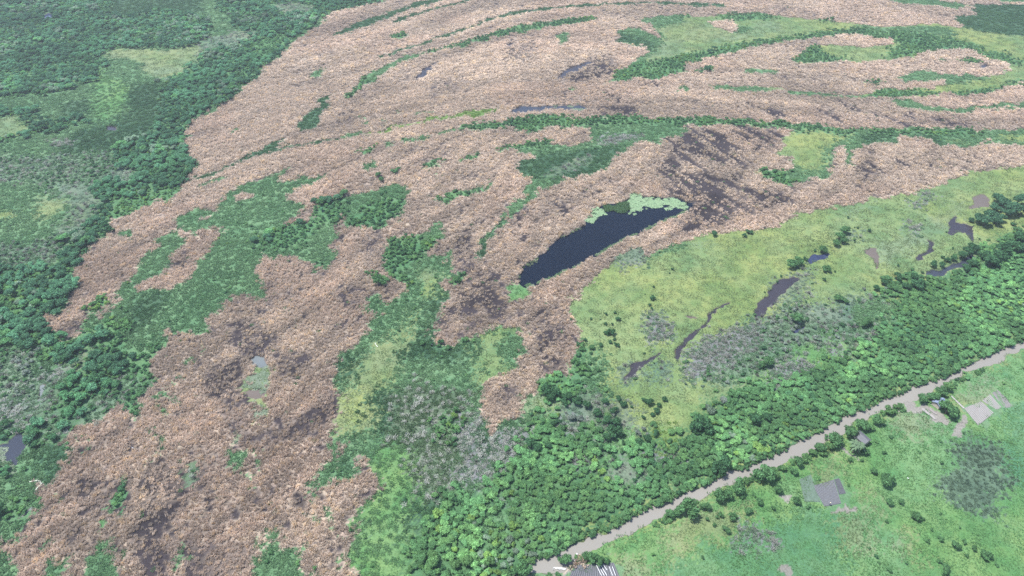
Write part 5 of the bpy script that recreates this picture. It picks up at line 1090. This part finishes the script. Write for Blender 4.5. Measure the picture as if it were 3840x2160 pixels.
FROND = veg_mat('palm_frond', .2)
def palm(label, c, H, seed):
    r = random.Random(seed); root = empty('palm_tree', (*c, 0)); tag(root, label, 'palm', 'palms beside the hut')
    bm = bmesh.new(); tube(bm, [(0, 0, -.3), (.15, .05, H * .5), (.2, .1, H)], [.22, .16, .13], 8); bm_obj('trunk', bm, BARK, root)
    for k in range(15):
        a = k * 2.4; e = .9 - k * .085; L = r.uniform(2.3, 2.9); V, F = [], []; n = 6
        for i in range(n + 1):
            s = i / n; rr = L * s * math.cos(e) * .9 + .1; zc = H + L * s * math.sin(e) - 1.15 * s * s * L * .6; w = .42 * math.sin(math.pi * min(1, s * .85 + .12)); d = np.array([math.cos(a), math.sin(a)]); pn = np.array([-d[1], d[0]]); m = d * rr + np.array([.2, .1])
            V += [(*(m - pn * w), zc - w * .45), (*m, zc), (*(m + pn * w), zc - w * .45)]
            if i: j = 3 * i; F += [(j - 3, j - 2, j + 1, j), (j - 2, j - 1, j + 2, j + 1)]
        o = obj('frond', mesh_np('frond', V, F, FROND, {'shade': ('FLOAT_COLOR', 'POINT', [(.9 + .02 * k,) * 3 + (1,)] * len(V))}), root); o['tint'] = [.13, .20, .115]
    return root
for q, lb, H in (('1010,790', 'palm tree nearest the canal beside the tin hut', 5.5), ('1050,900', 'palm tree lowest of the three by the hut', 5.0), ('1200,870', 'palm tree farthest from the canal by the hut', 5.2), ):
    palm(lb, zz(3080, 1560, 8.05, q, H)[0], H, int(H * 10))
for q, rr, lb in (('1320,1080', 145, 'round grey green bush below the palms at the hut'), ('1400,900', 130, 'dark bush right of the palms at the hut'), ('1580,850', 120, 'light green shrub beyond the hut and palms'), ('950,480', 215, 'grey green tree between hut and canal'), ('480,690', 250, 'big round tree overhanging the canal left of the hut'), ('1220,300', 230, 'dark tree on the canal bank right of the hut'), ('1650,180', 160, 'leafy bank tree farther along from the hut')):
    pass

# skin figures
def skin_fig(name, verts, edges, radii, mat, parent=None, sub=1):
    me = bpy.data.meshes.new(name); me.from_pydata(verts, edges, []); o = obj(name, me, parent); md = o.modifiers.new('skin', 'SKIN')
    if not me.skin_vertices: 
        import bmesh as _b; bm = _b.new(); bm.from_mesh(me); bm.verts.layers.skin.verify(); bm.to_mesh(me); bm.free()
    for i, r in enumerate(radii): me.skin_vertices[0].data[i].radius = (r, r); me.skin_vertices[0].data[i].use_root = i == 0
    s = o.modifiers.new('sub', 'SUBSURF'); s.levels = s.render_levels = sub; me.materials.append(mat); return o
CLOTH = plain_mat('dark_clothes', (.05, .06, .09), .9, .2, 8)
V = [(0, 0, .95), (0, 0, 1.15), (0, .02, 1.38), (0, .03, 1.5), (0, .04, 1.64), (0, .04, 1.72), (.10, 0, .88), (.12, .03, .48), (.13, 0, .08), (.13, .14, .04), (-.10, 0, .88), (-.12, .03, .48), (-.13, 0, .08), (-.13, .14, .04),
     (.19, .02, 1.38), (.26, .02, 1.12), (.24, .14, .9), (.24, .18, .82), (-.19, .02, 1.38), (-.26, .02, 1.12), (-.24, .14, .9), (-.24, .18, .82)]
E = [(0, 1), (1, 2), (2, 3), (3, 4), (4, 5), (0, 6), (6, 7), (7, 8), (8, 9), (0, 10), (10, 11), (11, 12), (12, 13), (2, 14), (14, 15), (15, 16), (16, 17), (2, 18), (18, 19), (19, 20), (20, 21)]
Rr = [.15, .14, .16, .06, .10, .08, .09, .065, .05, .04, .09, .065, .05, .04, .07, .05, .04, .045, .07, .05, .04, .045]
c = zz(*S4, '1380,1120')[0]; per = empty('person', (*c, .1), 1.0); tag(per, 'person in dark clothes and pale hat standing on the dark crop plot', 'person')
skin_fig('body', V, E, Rr, CLOTH, per)
bm = bmesh.new(); bmesh.ops.create_cone(bm, cap_ends=True, segments=14, radius1=.24, radius2=.06, depth=.2, matrix=Matrix.Translation((0, .04, 1.77))); bm_obj('hat', bm, plain_mat('straw_hat', (.62, .56, .42), .9), per)
EGRET = plain_mat('white_feathers', (.82, .82, .80), .8, .04)
EV = [(0, 0, .42), (.16, 0, .46), (-.2, 0, .36), (-.34, 0, .30), (.24, 0, .58), (.20, 0, .72), (.27, 0, .82), (.33, 0, .83), (.43, 0, .81), (.02, .05, .24), (.02, .05, 0), (.02, -.05, .24), (.02, -.05, 0)]
EE = [(0, 1), (0, 2), (2, 3), (1, 4), (4, 5), (5, 6), (6, 7), (7, 8), (0, 9), (9, 10), (0, 11), (11, 12)]
ER = [.13, .09, .11, .04, .045, .035, .035, .045, .012, .02, .012, .02, .012]
for (t_, ax, ay, lb, rz) in (('11', 250, 560, 'white egret on the dark reeds left of the central thicket', .4), ('11', 685, 1157, 'white egret at the teal bush below the reed point', 2.0), ('12', 1297, 258, 'white egret beside the tip of the lower reed spur', 1.2), ('02', 1005, 490, 'white egret among the lower left reeds', 3.0), ('22', 1697, 717, 'white egret on the lush field beyond the lone dark tree', 5.0)):
    e = empty('egret', (*tg(t_, ax, ay), .3 if t_ != '22' else .1), rz); e.scale = (1.15,) * 3; tag(e, lb, 'bird', 'white egrets'); skin_fig('body', EV, EE, ER, EGRET, e)
# fallen dead trunks at the left edge and grey driftwood in the middle marsh
def log(label, c, L, rz, seed):
    r = random.Random(seed); bm = bmesh.new(); tube(bm, [(-L / 2, 0, .12), (-L * .1, .15, .3), (L * .3, .05, .32), (L / 2, -.1, .22)], [.2, .17, .13, .06], 7)
    for k in range(3): a = r.uniform(-1.2, 1.2); s = L * r.uniform(-.1, .4); tube(bm, [(s, .1, .3), (s + .6 * math.cos(a), .7 * math.sin(a), .6), (s + 1.3 * math.cos(a), 1.5 * math.sin(a), .7)], [.09, .06, .02], 5)
    o = bm_obj('fallen_trunk', bm, plain_mat('bleached_wood', (.56, .57, .48), .9)); o.location = (*c, .3); o.rotation_euler = (0, 0, rz); tag(o, label, 'log')
log('bleached fallen trunk beside the reeds at lower left', tg('02', 270, 740), 4.5, .1, 1)
log('bleached fallen trunk pointing at the lower left reed corner', tg('02', 298, 780), 4.0, 1.3, 2)
log('pale driftwood on the light marsh left of centre', tg('11', 265, 1160), 3.0, 2.2, 3)

# ---------------------------------------------------------------- haze
if HAZE_DENSITY > 0:
    hm, nt, out = new_mat('haze_air'); pv = N(nt, 'ShaderNodeVolumePrincipled'); pv.inputs['Density'].default_value = HAZE_DENSITY; pv.inputs['Color'].default_value = (.80, .88, 1.0, 1); pv.inputs['Anisotropy'].default_value = .2
    nt.links.new(pv.outputs[0], out.inputs['Volume'])
    bm = bmesh.new(); box(bm, (0, 0, (CAM_H + 6 - 3) / 2), (6100, 6100, CAM_H + 6 + 3)); hz = bm_obj('haze', bm, hm); tag(hz, 'thin pale haze over the whole marsh', kind='stuff')
print('instances', N_INST, 'objects', len(bpy.data.objects))
